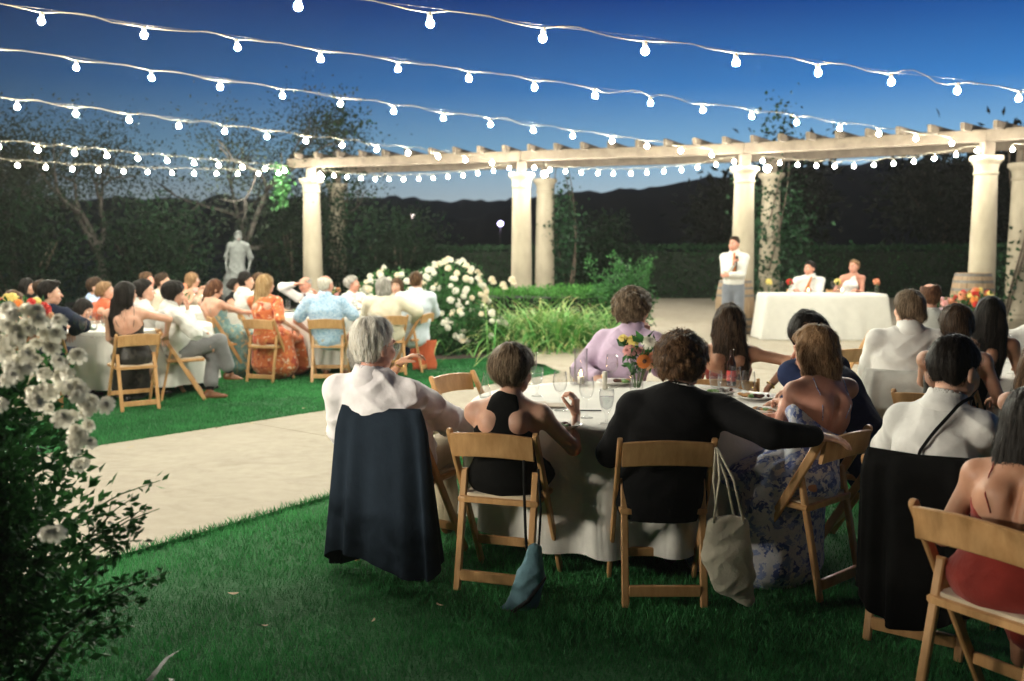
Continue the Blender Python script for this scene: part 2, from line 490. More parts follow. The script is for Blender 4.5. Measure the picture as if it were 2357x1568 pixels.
# ------------------------------------------------------------------ people
UP = V3(0, 0, 1)
def yawv(d):
    d = R(d); return V3(-math.sin(d), math.cos(d), 0), V3(math.cos(d), math.sin(d), 0)
def rotv(v, ax, ang):
    ax = unit(ax); c, s = math.cos(ang), math.sin(ang)
    return v * c + np.cross(ax, v) * s + ax * ax.dot(v) * (1 - c)
_hand_cache = {}
def hand_mesh(curl, res, spread=.1, point=0):
    key = (curl, res, spread, point)
    if key in _hand_cache: return _hand_cache[key]
    S = Solid((-.075, -.05, -.11), (.095, .21, .06), res)
    X = V3(1, 0, 0)
    S.cap((0, -.045, 0), (0, .01, 0), X, .025, .019, .027, .019, .02)
    S.cap((0, .008, 0), (.001, .082, 0), X, .030, .017, .041, .013, .02)
    S.ball((.022, .035, -.008), (.017, .03, .013), None, .015)
    for i, (bx, by, ln, sp) in enumerate(((.031, .085, .94, 1), (.0105, .090, 1.05, .3), (-.010, .086, .97, -.4), (-.029, .078, .76, -1.1))):
        c = curl if not (point and i == 0) else curl * .15
        a = 0; p = V3(bx, by, 0); dx = math.sin(sp * spread)
        for j, (l, da, r0, r1) in enumerate(((.043, 55, .0094, .0086), (.027, 75, .0086, .0078), (.021, 45, .0078, .0066))):
            a += R(da) * c
            q = p + V3(dx * math.cos(a), math.cos(a), -math.sin(a)) * l * ln
            S.cap(p, q, X, r0, r0, r1, r1, .005); p = q
    p = V3(.026, .022, -.006)
    for d, l, r0, r1 in ((V3(.62, .72, -.32), .044, .0125, .011), (V3(.30, .92, -.25 - .5 * curl), .032, .011, .0098), (V3(.12 - .25 * curl, .95, -.28 - .6 * curl), .026, .0098, .0075)):
        q = p + unit(d) * l; S.cap(p, q, X, r0, r0, r1, r1, .006); p = q
    v, f = S.surface(1)
    _hand_cache[key] = (v, f); return v, f
def place_hand(curl, res, right, wrist, fwd, palm, scale=1.0, spread=.1, point=0):
    """palm = the way the palm faces"""
    v, f = hand_mesh(curl, res, spread, point)
    v = v * scale; y = unit(fwd); z = -np.asarray(palm, float); z = unit(z - y * z.dot(y)); x = np.cross(y, z)
    # canonical thumb is on +x with the palm at -z: that is a left hand seen from above
    if right: v = v * V3(-1, 1, 1); f = f[:, ::-1]
    return np.asarray(wrist) + v[:, :1] * x + v[:, 1:2] * y + v[:, 2:3] * z, f
def ik(S, W, l1, l2, pole):
    d = W - S; L = np.linalg.norm(d)
    if L > (l1 + l2) * .985: W = S + d / L * (l1 + l2) * .985; d = W - S; L = np.linalg.norm(d)
    L = max(L, abs(l1 - l2) + .02)
    a = (l1 * l1 - l2 * l2 + L * L) / (2 * L); h = math.sqrt(max(0, l1 * l1 - a * a))
    ax = unit(d); p = np.asarray(pole, float); p = unit(p - ax * p.dot(ax))
    return S + ax * a + p * h, W
def wrinkle(S, v, amp, freq=9, seed=0, stretch=(1, 1, .6)):
    """long thin creases in two slanting directions over a faint swell"""
    n = S.grad(v, S.res); w = 0
    for k, (d, wt) in enumerate(((V3(.8, .3, .55), 1.0), (V3(-.75, .4, .6), .8), (V3(.2, .1, 1.0), .45))):
        d = unit(d); a1 = unit(np.cross(d, (0.1, 1, .2))); a2 = np.cross(d, a1)
        q = np.stack([v @ d * freq * .32, v @ a1 * freq * 1.5, v @ a2 * freq * 1.5], 1) + seed * 7.3 + k * 11
        q = q + .5 * np.stack([vnoise(q * .5 + 3), vnoise(q * .5 + 9), vnoise(q * .5 + 14)], 1)
        m = np.clip(.5 + 1.3 * vnoise(v * 4.5 + k * 5 + seed), 0, 1)
        w = w + wt * m * (.55 - 1.6 * np.abs(vnoise(q)) ** .7)
    w = w * .62 + vnoise(v * 5 + seed) * .25
    return v + n * (w * amp)[:, None]
def strands(S, hv, n, length, width, hu, crown, comb, frizz, seed, out=.002, steps=7, lo_z=None):
    r = np.random.default_rng(seed); p = hv[r.integers(0, len(hv), n)].astype(float)
    P = [p]; dirs = None
    st = length / steps
    tw = r.normal(size=(n, 3))
    for i in range(steps):
        g = S.grad(p)
        d = -hu * .9 + unit_rows(p - crown) * .5 + np.asarray(comb)
        if frizz: d = d + frizz * (np.cos(i * 1.9 + tw[:, :1] * 6) * tw + .4 * r.normal(size=(n, 3)))
        d = d - g * (d * g).sum(1, keepdims=True); d = unit_rows(d)
        p = p + d * st; dd = S.sample(p); p = p - S.grad(p) * (dd - out)[:, None]
        P.append(p)
    P = np.stack(P, 1)                                   # n, steps+1, 3
    if frizz: P[:, 1:] += (r.random((n, 1, 1)) ** 3) * (.006 + frizz * .008) * np.linspace(.2, 1, steps)[None, :, None] * S.grad(P[:, 1:].reshape(-1, 3)).reshape(n, -1, 3)
    g = S.grad(P.reshape(-1, 3)).reshape(P.shape)
    t = np.gradient(P, axis=1); sd = np.cross(t, g); sd /= np.maximum(np.linalg.norm(sd, axis=2, keepdims=True), 1e-7)
    tp = np.sin(np.linspace(.25, 1, steps + 1) * math.pi * .93)[None, :, None]
    w = width * (.6 + .8 * r.random((n, 1, 1)))
    A = P + sd * w * tp; B = P - sd * w * tp
    v = np.stack([A, B], 2).reshape(-1, 3)
    m = steps + 1; base = (np.arange(n) * m * 2)[:, None] + (np.arange(steps) * 2)[None]
    f = np.stack([base, base + 1, base + 3, base + 2], -1).reshape(-1, 4)
    return v, f, np.repeat(r.random(n), m * 2)
def unit_rows(a): return a / np.maximum(np.linalg.norm(a, axis=1, keepdims=True), 1e-7)

def person(label, hip, top, yaw, sh=None, hd=None, hp=0, tilt=0, bw=1.0, fem=False, near=False,
           lh=None, rh=None, lp=None, rp=None, lhand={}, rhand={}, legs=None, stand=False, gz=0.0, seat=.44,
           wear=(), hair=('short', 'dark', .016), skn='skin_light', group=None, hs=1.0, face=None, lower=True, name='person'):
    sh = yaw if sh is None else sh; hd = sh if hd is None else hd
    O = V3(hip[0], hip[1], gz)
    fw, rt = yawv(yaw); fs, rs = yawv(sh); hf, hr = yawv(hd)
    hf = rotv(hf, hr, -R(hp)); hu = np.cross(hr, hf)
    if tilt: hr = rotv(hr, hf, R(tilt)); hu = np.cross(hr, hf)
    res = .0105 if near else .017
    hres = .0058 if near else .0085
    ht = hair[2] if hair else .0
    T = np.asarray(top, float) - O
    k_ = .93 if fem else 1.0; H = hs * (.955 if fem else 1.0)
    P = V3(0, 0, (seat + .088) if not stand else .93)
    if stand: P = V3(0, 0, .515 * T[2])
    C = T - hu * (.108 * H + ht * .8)
    Nk = C - hu * .156 * H - hf * .028 * H
    spv = Nk - P; sd = unit(spv)
    waist = P + spv * .34 - fw * .012; chest = P + spv * .66 - fs * .03; uch = P + spv * .87 - fs * .02
    shw = (.158 if fem else .182) * bw
    shl = Nk - sd * .062 - rs * shw - fs * .008; shr = Nk - sd * .062 + rs * shw - fs * .008
    hipw, wst, chw, uw = ((.172, .124, .142, .118) if fem else (.162, .145, .165, .140))
    dp = .92 if fem else 1.0
    torso = [(P - fw * .02, waist, rt, hipw * bw, .118 * dp * bw ** .5, wst * bw, .1 * dp * bw ** .5),
             (waist, chest, rs, wst * bw, .1 * dp * bw ** .5, chw * bw, .112 * dp * bw ** .5),
             (chest, uch, rs, chw * bw, .112 * dp, uw * bw, .088 * dp)]
    yoke = [(shl, shr, sd, .046 * k_, .05 * k_, .046 * k_, .05 * k_), (uch, Nk, rs, .105 * bw, .07, .06, .056)]
    for s_ in (shl, shr): yoke.append((Nk + sd * .004, s_, sd, .033, .038, .043 * k_, .046 * k_))
    nr = .046 if fem else .056
    neck = [(Nk - sd * .03, C - hu * .045 - hf * .008, rs, nr * 1.1, nr * 1.1, nr, nr * 1.05)]
    toW = lambda q: rt * q[0] + fw * q[1] + UP * q[2]
    # arms
    l1, l2 = (.262, .235) if fem else (.285, .255)
    arms = {}
    for sgn, S_, tgt, pole in ((-1, shl, lh, lp), (1, shr, rh, rp)):
        if tgt is None: tgt = (sgn * .16, .30, seat + .18) if not stand else (sgn * .24, .04, P[2] - .1)
        W = np.asarray(tgt[1], float) - O if isinstance(tgt[0], str) else toW(tgt)
        pole = toW((sgn * .5, -.5, -1.0)) if pole is None else toW(pole)
        E, W = ik(S_, W, l1, l2, pole)
        side = np.cross(E - S_, W - E)
        arms[sgn] = dict(S=S_, E=E, W=W, up=(S_, E, side, .047 * k_ * bw ** .5, .047 * k_ * bw ** .5, .039 * k_, .039 * k_),
                         fo=(E, W, np.cross(W - E, side), .039 * k_, .037 * k_, .0235 * k_, .0205 * k_))
    # legs
    LG = {}
    for sgn in (-1, 1):
        hj = P + rt * sgn * .085 + fw * (.03 if not stand else 0)
        if stand:
            kn = hj + V3(0, 0, -hj[2] * .5) + rt * sgn * .02 + fw * .02; an = V3(kn[0], kn[1], .08) + rt * sgn * .01 - fw * .02
            td = unit(fw + rt * sgn * .25)
        else:
            kn = hj + fw * .40 + rt * sgn * .045; kn[2] = seat + .055; an = kn + fw * .03; an[2] = .085; td = unit(fw + rt * sgn * .15)
        if legs and sgn in legs:
            q = legs[sgn]; kn = toW(q[0]); an = toW(q[1])
            if len(q) > 2: td = unit(toW(q[2]))
        LG[sgn] = dict(th=(hj, kn, rt, .082 * k_, .08 * k_, .056 * k_, .056 * k_), ca=(kn, an, fw, .054 * k_, .054 * k_, .034 * k_, .034 * k_), an=an, td=td)
    # ---- the body: one surface
    allp = torso + yoke + neck + [a[k] for a in arms.values() for k in ('up', 'fo')] + ([l[k] for l in LG.values() for k in ('th', 'ca')] if lower else [])
    lo, hi = box_of(allp, .03)
    B = Solid(lo, hi, res)
    for q in torso: B.cap(*q, k=.05)
    for q in yoke: B.cap(*q, k=.045)
    B.cap(*neck[0], k=.03)
    lumps = []
    if fem:
        for s_ in (-1, 1): B.ball(chest + fs * .085 + rs * s_ * .065 + sd * .0, .058, None, .03)
        if not stand:
            for s_ in (-1, 1): lumps.append((P - fw * .045 + rt * s_ * .07, .078))
    # shoulder blades and spine furrow
    for s_ in (-1, 1): lumps.append((chest + (uch - chest) * .5 - fs * .072 + rs * s_ * .072 * bw, .042))
    if wear and wear[0][0] in ('shirt', 'jacket'): lumps = []
    lump = [(q, q + UP * .002, rs, r_, r_, r_, r_) for q, r_ in lumps]
    for q in lump: B.cap(*q, k=.035)
    B.cap(waist - fs * .125, uch - fs * .118, rs, .012, .02, .012, .02, .03, sub=True)
    for a in arms.values(): B.cap(*a['up'], k=.03); B.cap(*a['fo'], k=.02)
    if lower:
        for l in LG.values(): B.cap(*l['th'], k=.04); B.cap(*l['ca'], k=.02)
    bv, bf = B.surface(1)
    # ---- head at a finer grid
    Mh = [hr, hf, hu]; hl = lambda x, y, z: C + (hr * x + hf * y + hu * z) * H
    S = Solid(C - .19 * H, C + .15 * H, hres)
    sc = lambda *r: np.array(r) * H
    S.cap(*neck[0], k=.02)
    S.ball(hl(0, -.012, .018), sc(.074, .094, .090), Mh, .02)
    S.ball(hl(0, .030, -.035), sc(.059, .062, .083), Mh, .025)
    S.ball(hl(0, .054, -.086), sc(.032, .030, .024), Mh, .02)
    for s_ in (-1, 1):
        S.ball(hl(s_ * .036, .060, -.030), sc(.026, .026, .028), Mh, .015)
        S.ball(hl(s_ * .045, .02, -.075), sc(.02, .03, .022), Mh, .02)
    S.ball(hl(0, .080, .024), sc(.048, .017, .013), Mh, .012)
    for s_ in (-1, 1): S.ball(hl(s_ * .031, .100, .002), sc(.017, .016, .012), Mh, .012, sub=True)
    S.cap(hl(0, .088, .006), hl(0, .112, -.032), hr, .008 * H, .009 * H, .014 * H, .011 * H, .008)
    S.ball(hl(0, .088, -.058), sc(.023, .012, .007), Mh, .006); S.ball(hl(0, .087, -.068), sc(.019, .012, .007), Mh, .006)
    for s_ in (-1, 1):
        S.ball(hl(s_ * .081, -.014, -.014), sc(.011, .021, .033), Mh, .006)
        S.ball(hl(s_ * .091, -.006, -.012), sc(.006, .010, .018), Mh, .004, sub=True)
    hv, hfc = S.surface(1)
    lw = hv - C; lm = np.abs(lw @ hr) < .024 * H; lm &= (np.abs(lw @ hu + .063 * H) < .011 * H) & (lw @ hf > .086 * H)
    vs, fs_, off = [bv, hv], [bf, hfc + len(bv)], len(bv) + len(hv)
    fm = [np.zeros(len(bf), int), (lm[hfc].sum(1) >= 3).astype(int)]
    # ---- hands
    for sgn, spec in ((-1, lhand), (1, rhand)):
        a = arms[sgn]; fwd = unit(a['W'] - a['E'])
        d = toW(spec['dir']) if 'dir' in spec else fwd + (fw * .3 - UP * .25 if not stand else -UP * .2)
        pal = toW(spec.get('palm', (0, 0, -1) if not stand else (-sgn, 0, 0)))
        v, f = place_hand(spec.get('curl', .45), .0042 if near else .0065, sgn > 0, a['W'], d, pal, .9 if fem else 1.0, spec.get('spread', .1), spec.get('point', 0))
        vs.append(v); fs_.append(f + off); fm.append(np.zeros(len(f), int)); off += len(v)
    me = np_mesh('body', np.concatenate(vs), np.concatenate(fs_), [MATS[skn], MATS['lips']], True, np.concatenate(fm))
    o = obj(name, me, None, O)
    tag(o, label, 'person' if name == 'person' else name, group)
    view = unit(V3(0, 0, CAMH) - (C + O))
    facing = hf.dot(view) > -.25 if face is None else face
    if facing:
        for s_ in (-1, 1):
            mb = MB(); c0 = hl(s_ * .0315, .0765, .002)
            ring = [(.0005, .0118), (.0058, .0103), (.0070, .0095), (.0090, .0076), (.0112, .0030), (.0112, -.003)]
            v = [c0 + (hf * z + (hr * math.cos(t) + hu * math.sin(t)) * r_) * H for r_, z in ring for t in np.linspace(0, 2 * math.pi, 9)[:-1]]
            for i in range(len(ring) - 1):
                mb.cur = 1 if i < 2 else 0
                if i == 0: mb.add(v, []); b0 = len(mb.v) - len(v)
                for j in range(8):
                    k = (j + 1) % 8; mb.f.append((b0 + i * 8 + j, b0 + i * 8 + k, b0 + i * 8 + 8 + k, b0 + i * 8 + 8 + j)); mb.m.append(mb.cur)
            mb.build('eye', [MATS['eye_white'], MATS['eye_dark']], o, True)
    # ---- hair
    if hair:
        style, hm, t = hair[:3]; opt = hair[3] if len(hair) > 3 else {}
        back = opt.get('len', .3); ext = [C + .17 * H, C - .17 * H]
        if style in ('long', 'bob', 'pony'):
            ext += [C - hu * .05 - fs * .26 - V3(.12, .12, back + .04), C + V3(.17, .17, 0) - V3(0, 0, back)]
        ext = np.array(ext); Q = Solid(ext.min(0) - .02, ext.max(0) + .02, .0075 if near else .011)
        Q.ball(hl(0, -.014, .030 if style == 'short' else .022), sc(.074 + t * (.55 if style == 'short' else 1), .094 + t * .9, .090 + t), Mh, .01)
        cx = lambda X, Y, Z: ((X - C[0]) * hr[0] + (Y - C[1]) * hr[1] + (Z - C[2]) * hr[2], (X - C[0]) * hf[0] + (Y - C[1]) * hf[1] + (Z - C[2]) * hf[2], (X - C[0]) * hu[0] + (Y - C[1]) * hu[1] + (Z - C[2]) * hu[2])
        nape = opt.get('nape', -.062)
        if style in ('short', 'curly', 'bun'):
            if opt.get('full'): Q.ball(hl(0, -.04, .03), sc(.082 + t, .085 + t, .075 + t), Mh, .03)
            if style == 'short': Q.ball(hl(0, -.041, -.03), sc(.053, .0505, .045), Mh, .02)
            else: Q.ball(hl(0, -.05, -.02), sc(.066 + t * .5, .06 + t * .5, .05), Mh, .03)
            if opt.get('quiff'): Q.ball(hl(0, .05, .10), sc(.055, .045, .028), Mh, .03)
            zz = [-.2, nape, -.03, .0, .022, .045, .075, .098, .2]; yy = [-.03, -.03, -.028, -.014, .004, .034, .062, .083, .2]
            Q.clip(lambda X, Y, Z: (lambda u, v, w: v - np.interp(w / H, zz, yy) * H)(*cx(X, Y, Z)))
            Q.clip(lambda X, Y, Z: (lambda u, v, w: (nape * H - .25 * np.maximum(0, v) - w) * .9)(*cx(X, Y, Z)))
            if opt.get('bald'): Q.ball(hl(0, -.01, .10), sc(.06, .075, .05), Mh, .02, sub=True)
        if style == 'bun':
            b = opt.get('bun', (0, -.115, .0)); Q.ball(hl(*b), sc(*opt.get('br', (.05, .04, .045))), Mh, .02)
        if style in ('long', 'bob', 'pony'):
            wd = opt.get('w', .095)
            dn = unit(-UP * 1.0 - fs * .12)
            p0 = hl(0, -.05, -.01); p1 = hl(0, -.062, -.09); p2 = p0 + dn * back * .6 - fs * .03; p3 = p0 + dn * back - fs * .01
            if style != 'pony':
                Q.cap(p0, p1, hr, wd + .0, .065, wd, .06, .03)
                if style == 'long':
                    sw = rs * opt.get('sweep', 0)
                    Q.cap(p1, p2 + sw * .5, rs, wd, .052, wd * 1.02, .038, .03); Q.cap(p2 + sw * .5, p3 + sw, rs, wd * 1.02, .038, wd * .62, .022, .02)
                    fr = opt.get('front', 0)
                    if fr:
                        for s_ in (-1, 1): Q.cap(hl(s_ * .075, .01, -.02), hl(s_ * .085, .02, -.02) - UP * fr, hr, .028, .03, .022, .02, .02)
                else:
                    Q.cap(p1, p1 - hu * max(.01, back - .12), hr, wd, .055, wd * .72, .038, .02)
                    for s_ in (-1, 1): Q.cap(hl(s_ * .066, .018, .03), hl(s_ * .078, .01, -.05 - max(0, back - .16)), hf, .038, .026, .036, .022, .02)
            else:
                Q.cap(hl(0, -.095, .03), hl(0, -.13, -.02), hr, .03, .03, .035, .03, .02); Q.cap(hl(0, -.13, -.02), hl(0, -.11, -.02) - UP * back, hr, .04, .03, .02, .015, .02)
            zz = [-.5, -.05, .0, .04, .07, .2]; yy = [.06, .035, .045, .066, .085 + t, .2]
            if style == 'long' and opt.get('front'): zz = [-.5, -.12, -.05, .0, .04, .07, .2]; yy = [.2, .1, .04, .045, .066, .085 + t, .2]
            Q.clip(lambda X, Y, Z: (lambda u, v, w: np.where(np.abs(u) > .068 * H, -.02, v - np.interp(w / H, zz, yy) * H))(*cx(X, Y, Z)) if style == 'bob' else (lambda u, v, w: v - np.interp(w / H, zz, yy) * H)(*cx(X, Y, Z)))
        fz = opt.get('frizz', 0)
        sdn = int(abs(hip[0] * 131 + hip[1] * 57))
        if style == 'curly' or fz: Q.add_noise(lambda p: vnoise(p * 38 + sdn) * (.012 if style == 'curly' else .006 + .004 * fz) + vnoise(p * 80) * .004)
        else: Q.add_noise(lambda p: vnoise(p * np.array([24, 24, 7]) + sdn) * .007 + vnoise(p * np.array([60, 60, 12])) * .0035)
        qv, qf = Q.surface(1)
        if len(qv):
            n = opt.get('n', 2600 if near else 500)
            L = opt.get('sl', .05 if style in ('short', 'curly') else .09)
            cr = hl(0, -.05, .09)
            cmb = hr * opt.get('combx', 0) + hf * opt.get('comby', 0)
            sv, sf, sa = strands(Q, qv, n, L, (.0021 if near else .0032), hu if style in ('short', 'curly') else UP, cr, cmb, .9 if style == 'curly' else .12 + fz * .3, sdn, out=opt.get('out', .003 if style != 'curly' else .006))
            fv, ff, fa = strands(Q, qv, n // 9, L * 1.3, .0009 if near else .0014, hu if style in ('short', 'curly') else UP, cr, cmb, .9, sdn + 5, out=.011 if style != 'curly' else .016)
            sf = np.concatenate([sf, ff + len(sv)]); sv = np.concatenate([sv, fv]); sa = np.concatenate([sa, np.minimum(1, fa + .3)])
            hm_ = np_mesh('hair', np.concatenate([qv, sv]), np.concatenate([qf, sf + len(qv)]), MATS[hm], True, None, np.concatenate([np.full(len(qv), .25), sa]))
            obj('hair', hm_, o)
            if facing:
                for s_ in (-1, 1):
                    mb = MB(); pts = [hl(s_ * x, y, z) for x, y, z in ((.014, .0985, .021), (.03, .097, .0265), (.048, .083, .022))]
                    mb.tube(pts, [.003, .0036, .0018], 5)
                    mb.build('eyebrow', MATS[hm], o, True)
    # ---- clothes
    ctx = dict(o=o, O=O, P=P, C=C, Nk=Nk, chest=chest, waist=waist, uch=uch, shl=shl, shr=shr, sd=sd, fw=fw, rt=rt, fs=fs, rs=rs, hu=hu, hf=hf, hr=hr, H=H,
               torso=torso, yoke=yoke, lump=lump, neck=neck, arms=arms, LG=LG, B=B, res=res, near=near, fem=fem, bw=bw, seat=seat, stand=stand, toW=toW, hl=hl)
    for w in wear: WEAR[w[0]](ctx, *w[1:])
    return o, ctx

def infl(q, e, e2=None): e2 = e if e2 is None else e2; return q[:3] + (q[3] + e, q[4] + e, q[5] + e2, q[6] + e2)
def part_of(q, t):
    a, b = q[0], q[1]; b2 = a + (b - a) * t
    return (a, b2, q[2], q[3], q[4], q[3] + (q[5] - q[3]) * t, q[4] + (q[6] - q[4]) * t)
def sheet(ctx, name, prims, mat, k=.03, clips=(), amp=.006, freq=9, seed=1, fine=1.0, subs=(), smooth=1):
    lo, hi = box_of(prims, .035); S = Solid(lo, hi, ctx['res'] * fine)
    for q in prims: S.cap(*q, k=k)
    for c in clips: S.clip(c)
    for q in subs: S.cap(*q, k=.01, sub=True)
    v, f = S.surface(smooth)
    if not len(v): return None, S
    if amp: v = wrinkle(S, v, amp, freq, seed)
    return obj(name, np_mesh(name, v, f, MATS[mat] if isinstance(mat, str) else mat), ctx['o']), S
def w_shirt(c, mat, sleeve='long', e=.014, name='shirt', collar=True, amp=.007, loose=.02, untuck=0, cmat=None):
    pr = [infl(part_of(c['torso'][0], 1) if not c['stand'] else (c['P'] + (c['waist'] - c['P']) * .35,) + c['torso'][0][1:], e + .004, e + loose), infl(c['torso'][1], e + loose, e + .008), infl(c['torso'][2], e + .006, e)]
    pr += [infl(q, e) for q in c['yoke']]
    if untuck: pr.append((c['P'] - c['fw'] * .03, c['P'] - c['fw'] * .05 - UP * untuck, c['rt'], .19 * c['bw'], .13, .2 * c['bw'], .14))
    for s_, a in c['arms'].items():
        pr.append(infl(a['up'], e + .006, e + .010 + .006 * (sleeve == 'long')) if sleeve != 'short' else infl(part_of(a['up'], .72), e + .008, e + .022))
        if sleeve == 'long': pr.append(infl(part_of(a['fo'], .93), e + .012, e + .004))
        if sleeve == 'elbow': pr.append(infl(part_of(a['fo'], .18), e + .012, e + .012))
    cl = [lambda X, Y, Z: (c['P'][2] + .045) - Z + 0 * X + 0 * Y] if c['stand'] else []
    ob, S = sheet(c, name, pr, mat, .028, cl, amp=amp, seed=sum(map(ord, mat)) % 17)
    if collar:
        nk = c['neck'][0]; d = unit(nk[1] - nk[0]); r = nk[3] + .012
        b0 = c['Nk'] + d * .006 - c['fs'] * .004; S2 = Solid(b0 - .12, b0 + .13, .006 if c['near'] else .01)
        S2.cap(b0 - c['fs'] * .006, b0 + d * .048, c['rs'], r + .026, r + .024, r + .006, r + .006, .01)
        S2.cap(b0 + d * .044, b0 + d * .13, c['rs'], r - .004, r - .004, r + .002, r + .002, .004, sub=True)
        v, f = S2.surface(1); obj('collar', np_mesh('collar', v, f, MATS[cmat or mat]), ob)
    return ob, S
def w_jacket(c, mat, shirt='white_shirt', amp=.008, e=.024, tail=None):
    pr = [infl(c['torso'][0], e + .016, e + .01), infl(c['torso'][1], e + .01), infl(c['torso'][2], e + .006)] + [infl(q, e) for q in c['yoke']]
    pr.append((c['shl'] + c['sd'] * .012, c['shr'] + c['sd'] * .012, c['sd'], .055, .062, .055, .062))
    for a in c['arms'].values(): pr += [infl(a['up'], e + .004, e + .006), infl(part_of(a['fo'], .9), e + .004, e + .006)]
    pr.append((c['P'] - c['fw'] * .02, c['P'] - UP * .07 - c['fw'] * .03, c['rt'], .195 * c['bw'], .145, .2 * c['bw'], .15))
    cl = []
    if tail:
        pr.append((c['P'] - c['fw'] * .10, V3(0, 0, tail - .03) - c['fw'] * .135, c['rt'], .17, .05, .150, .032)); cl = [lambda X, Y, Z: tail - Z + 0 * X + 0 * Y]
    ob, S = sheet(c, 'jacket', pr, mat, .03, cl, amp=amp, seed=3, freq=7)
    nk = c['neck'][0]; d = unit(nk[1] - nk[0]); r = nk[3] + .010; b0 = c['Nk'] - d * .01
    for nm, m, e2, h in (('lapel_collar', mat, .017, .026), ('shirt_collar', shirt, .004, .043)):
        S2 = Solid(b0 - .13, b0 + .13, .006 if c['near'] else .01)
        S2.cap(b0 - c['fs'] * .004, b0 + d * h, c['rs'], r + e2 + .012, r + e2 + .010, r + e2, r + e2, .01)
        S2.cap(b0 + d * (h + .004), b0 + d * .11, c['rs'], r + e2 - .008, r + e2 - .008, r + e2 - .006, r + e2 - .006, .004, sub=True)
        v, f = S2.surface(1); obj(nm, np_mesh(nm, v, f, MATS[m]), ob)
    for a in c['arms'].values():
        w = a['W']; d = unit(w - a['E']); mb = MB(); mb.tube([w - d * .03, w - d * .004], .031 if not c['fem'] else .028, 12); mb.build('cuff', MATS[shirt], ob, True)
    return ob, S
def w_trousers(c, mat, e=.016, short=1.0):
    pr = [infl(part_of(c['torso'][0], .55), e + .004)]
    for l in c['LG'].values(): pr += [infl(l['th'], e, e + .004), infl(part_of(l['ca'], short * .95), e + .002, e + .018)]
    return sheet(c, 'trousers', pr, mat, .03, amp=.006, seed=5, freq=10)
def w_shoes(c, mat, e=0):
    for s_, l in c['LG'].items():
        a = l['an']; t = l['td']; pit = 0
        h = V3(a[0], a[1], a[2]) - UP * .042 - t * .035
        S = Solid(h - .13, h + .32, .0085 if c['near'] else .011); sd_ = np.cross(t, UP)
        S.cap(h, h + t * .10, sd_, .036, .040, .044, .034, .02); S.cap(h + t * .10, h + t * .205 - UP * .008, sd_, .046, .032, .034, .022, .02)
        S.cap(h + UP * .01, a, sd_, .036, .036, .042, .042, .02)
        zb = h[2] - .036
        S.clip(lambda X, Y, Z: zb - Z + 0 * X + 0 * Y)
        v, f = S.surface(1); obj('shoe', np_mesh('shoe', v, f, MATS[mat]), c['o'])
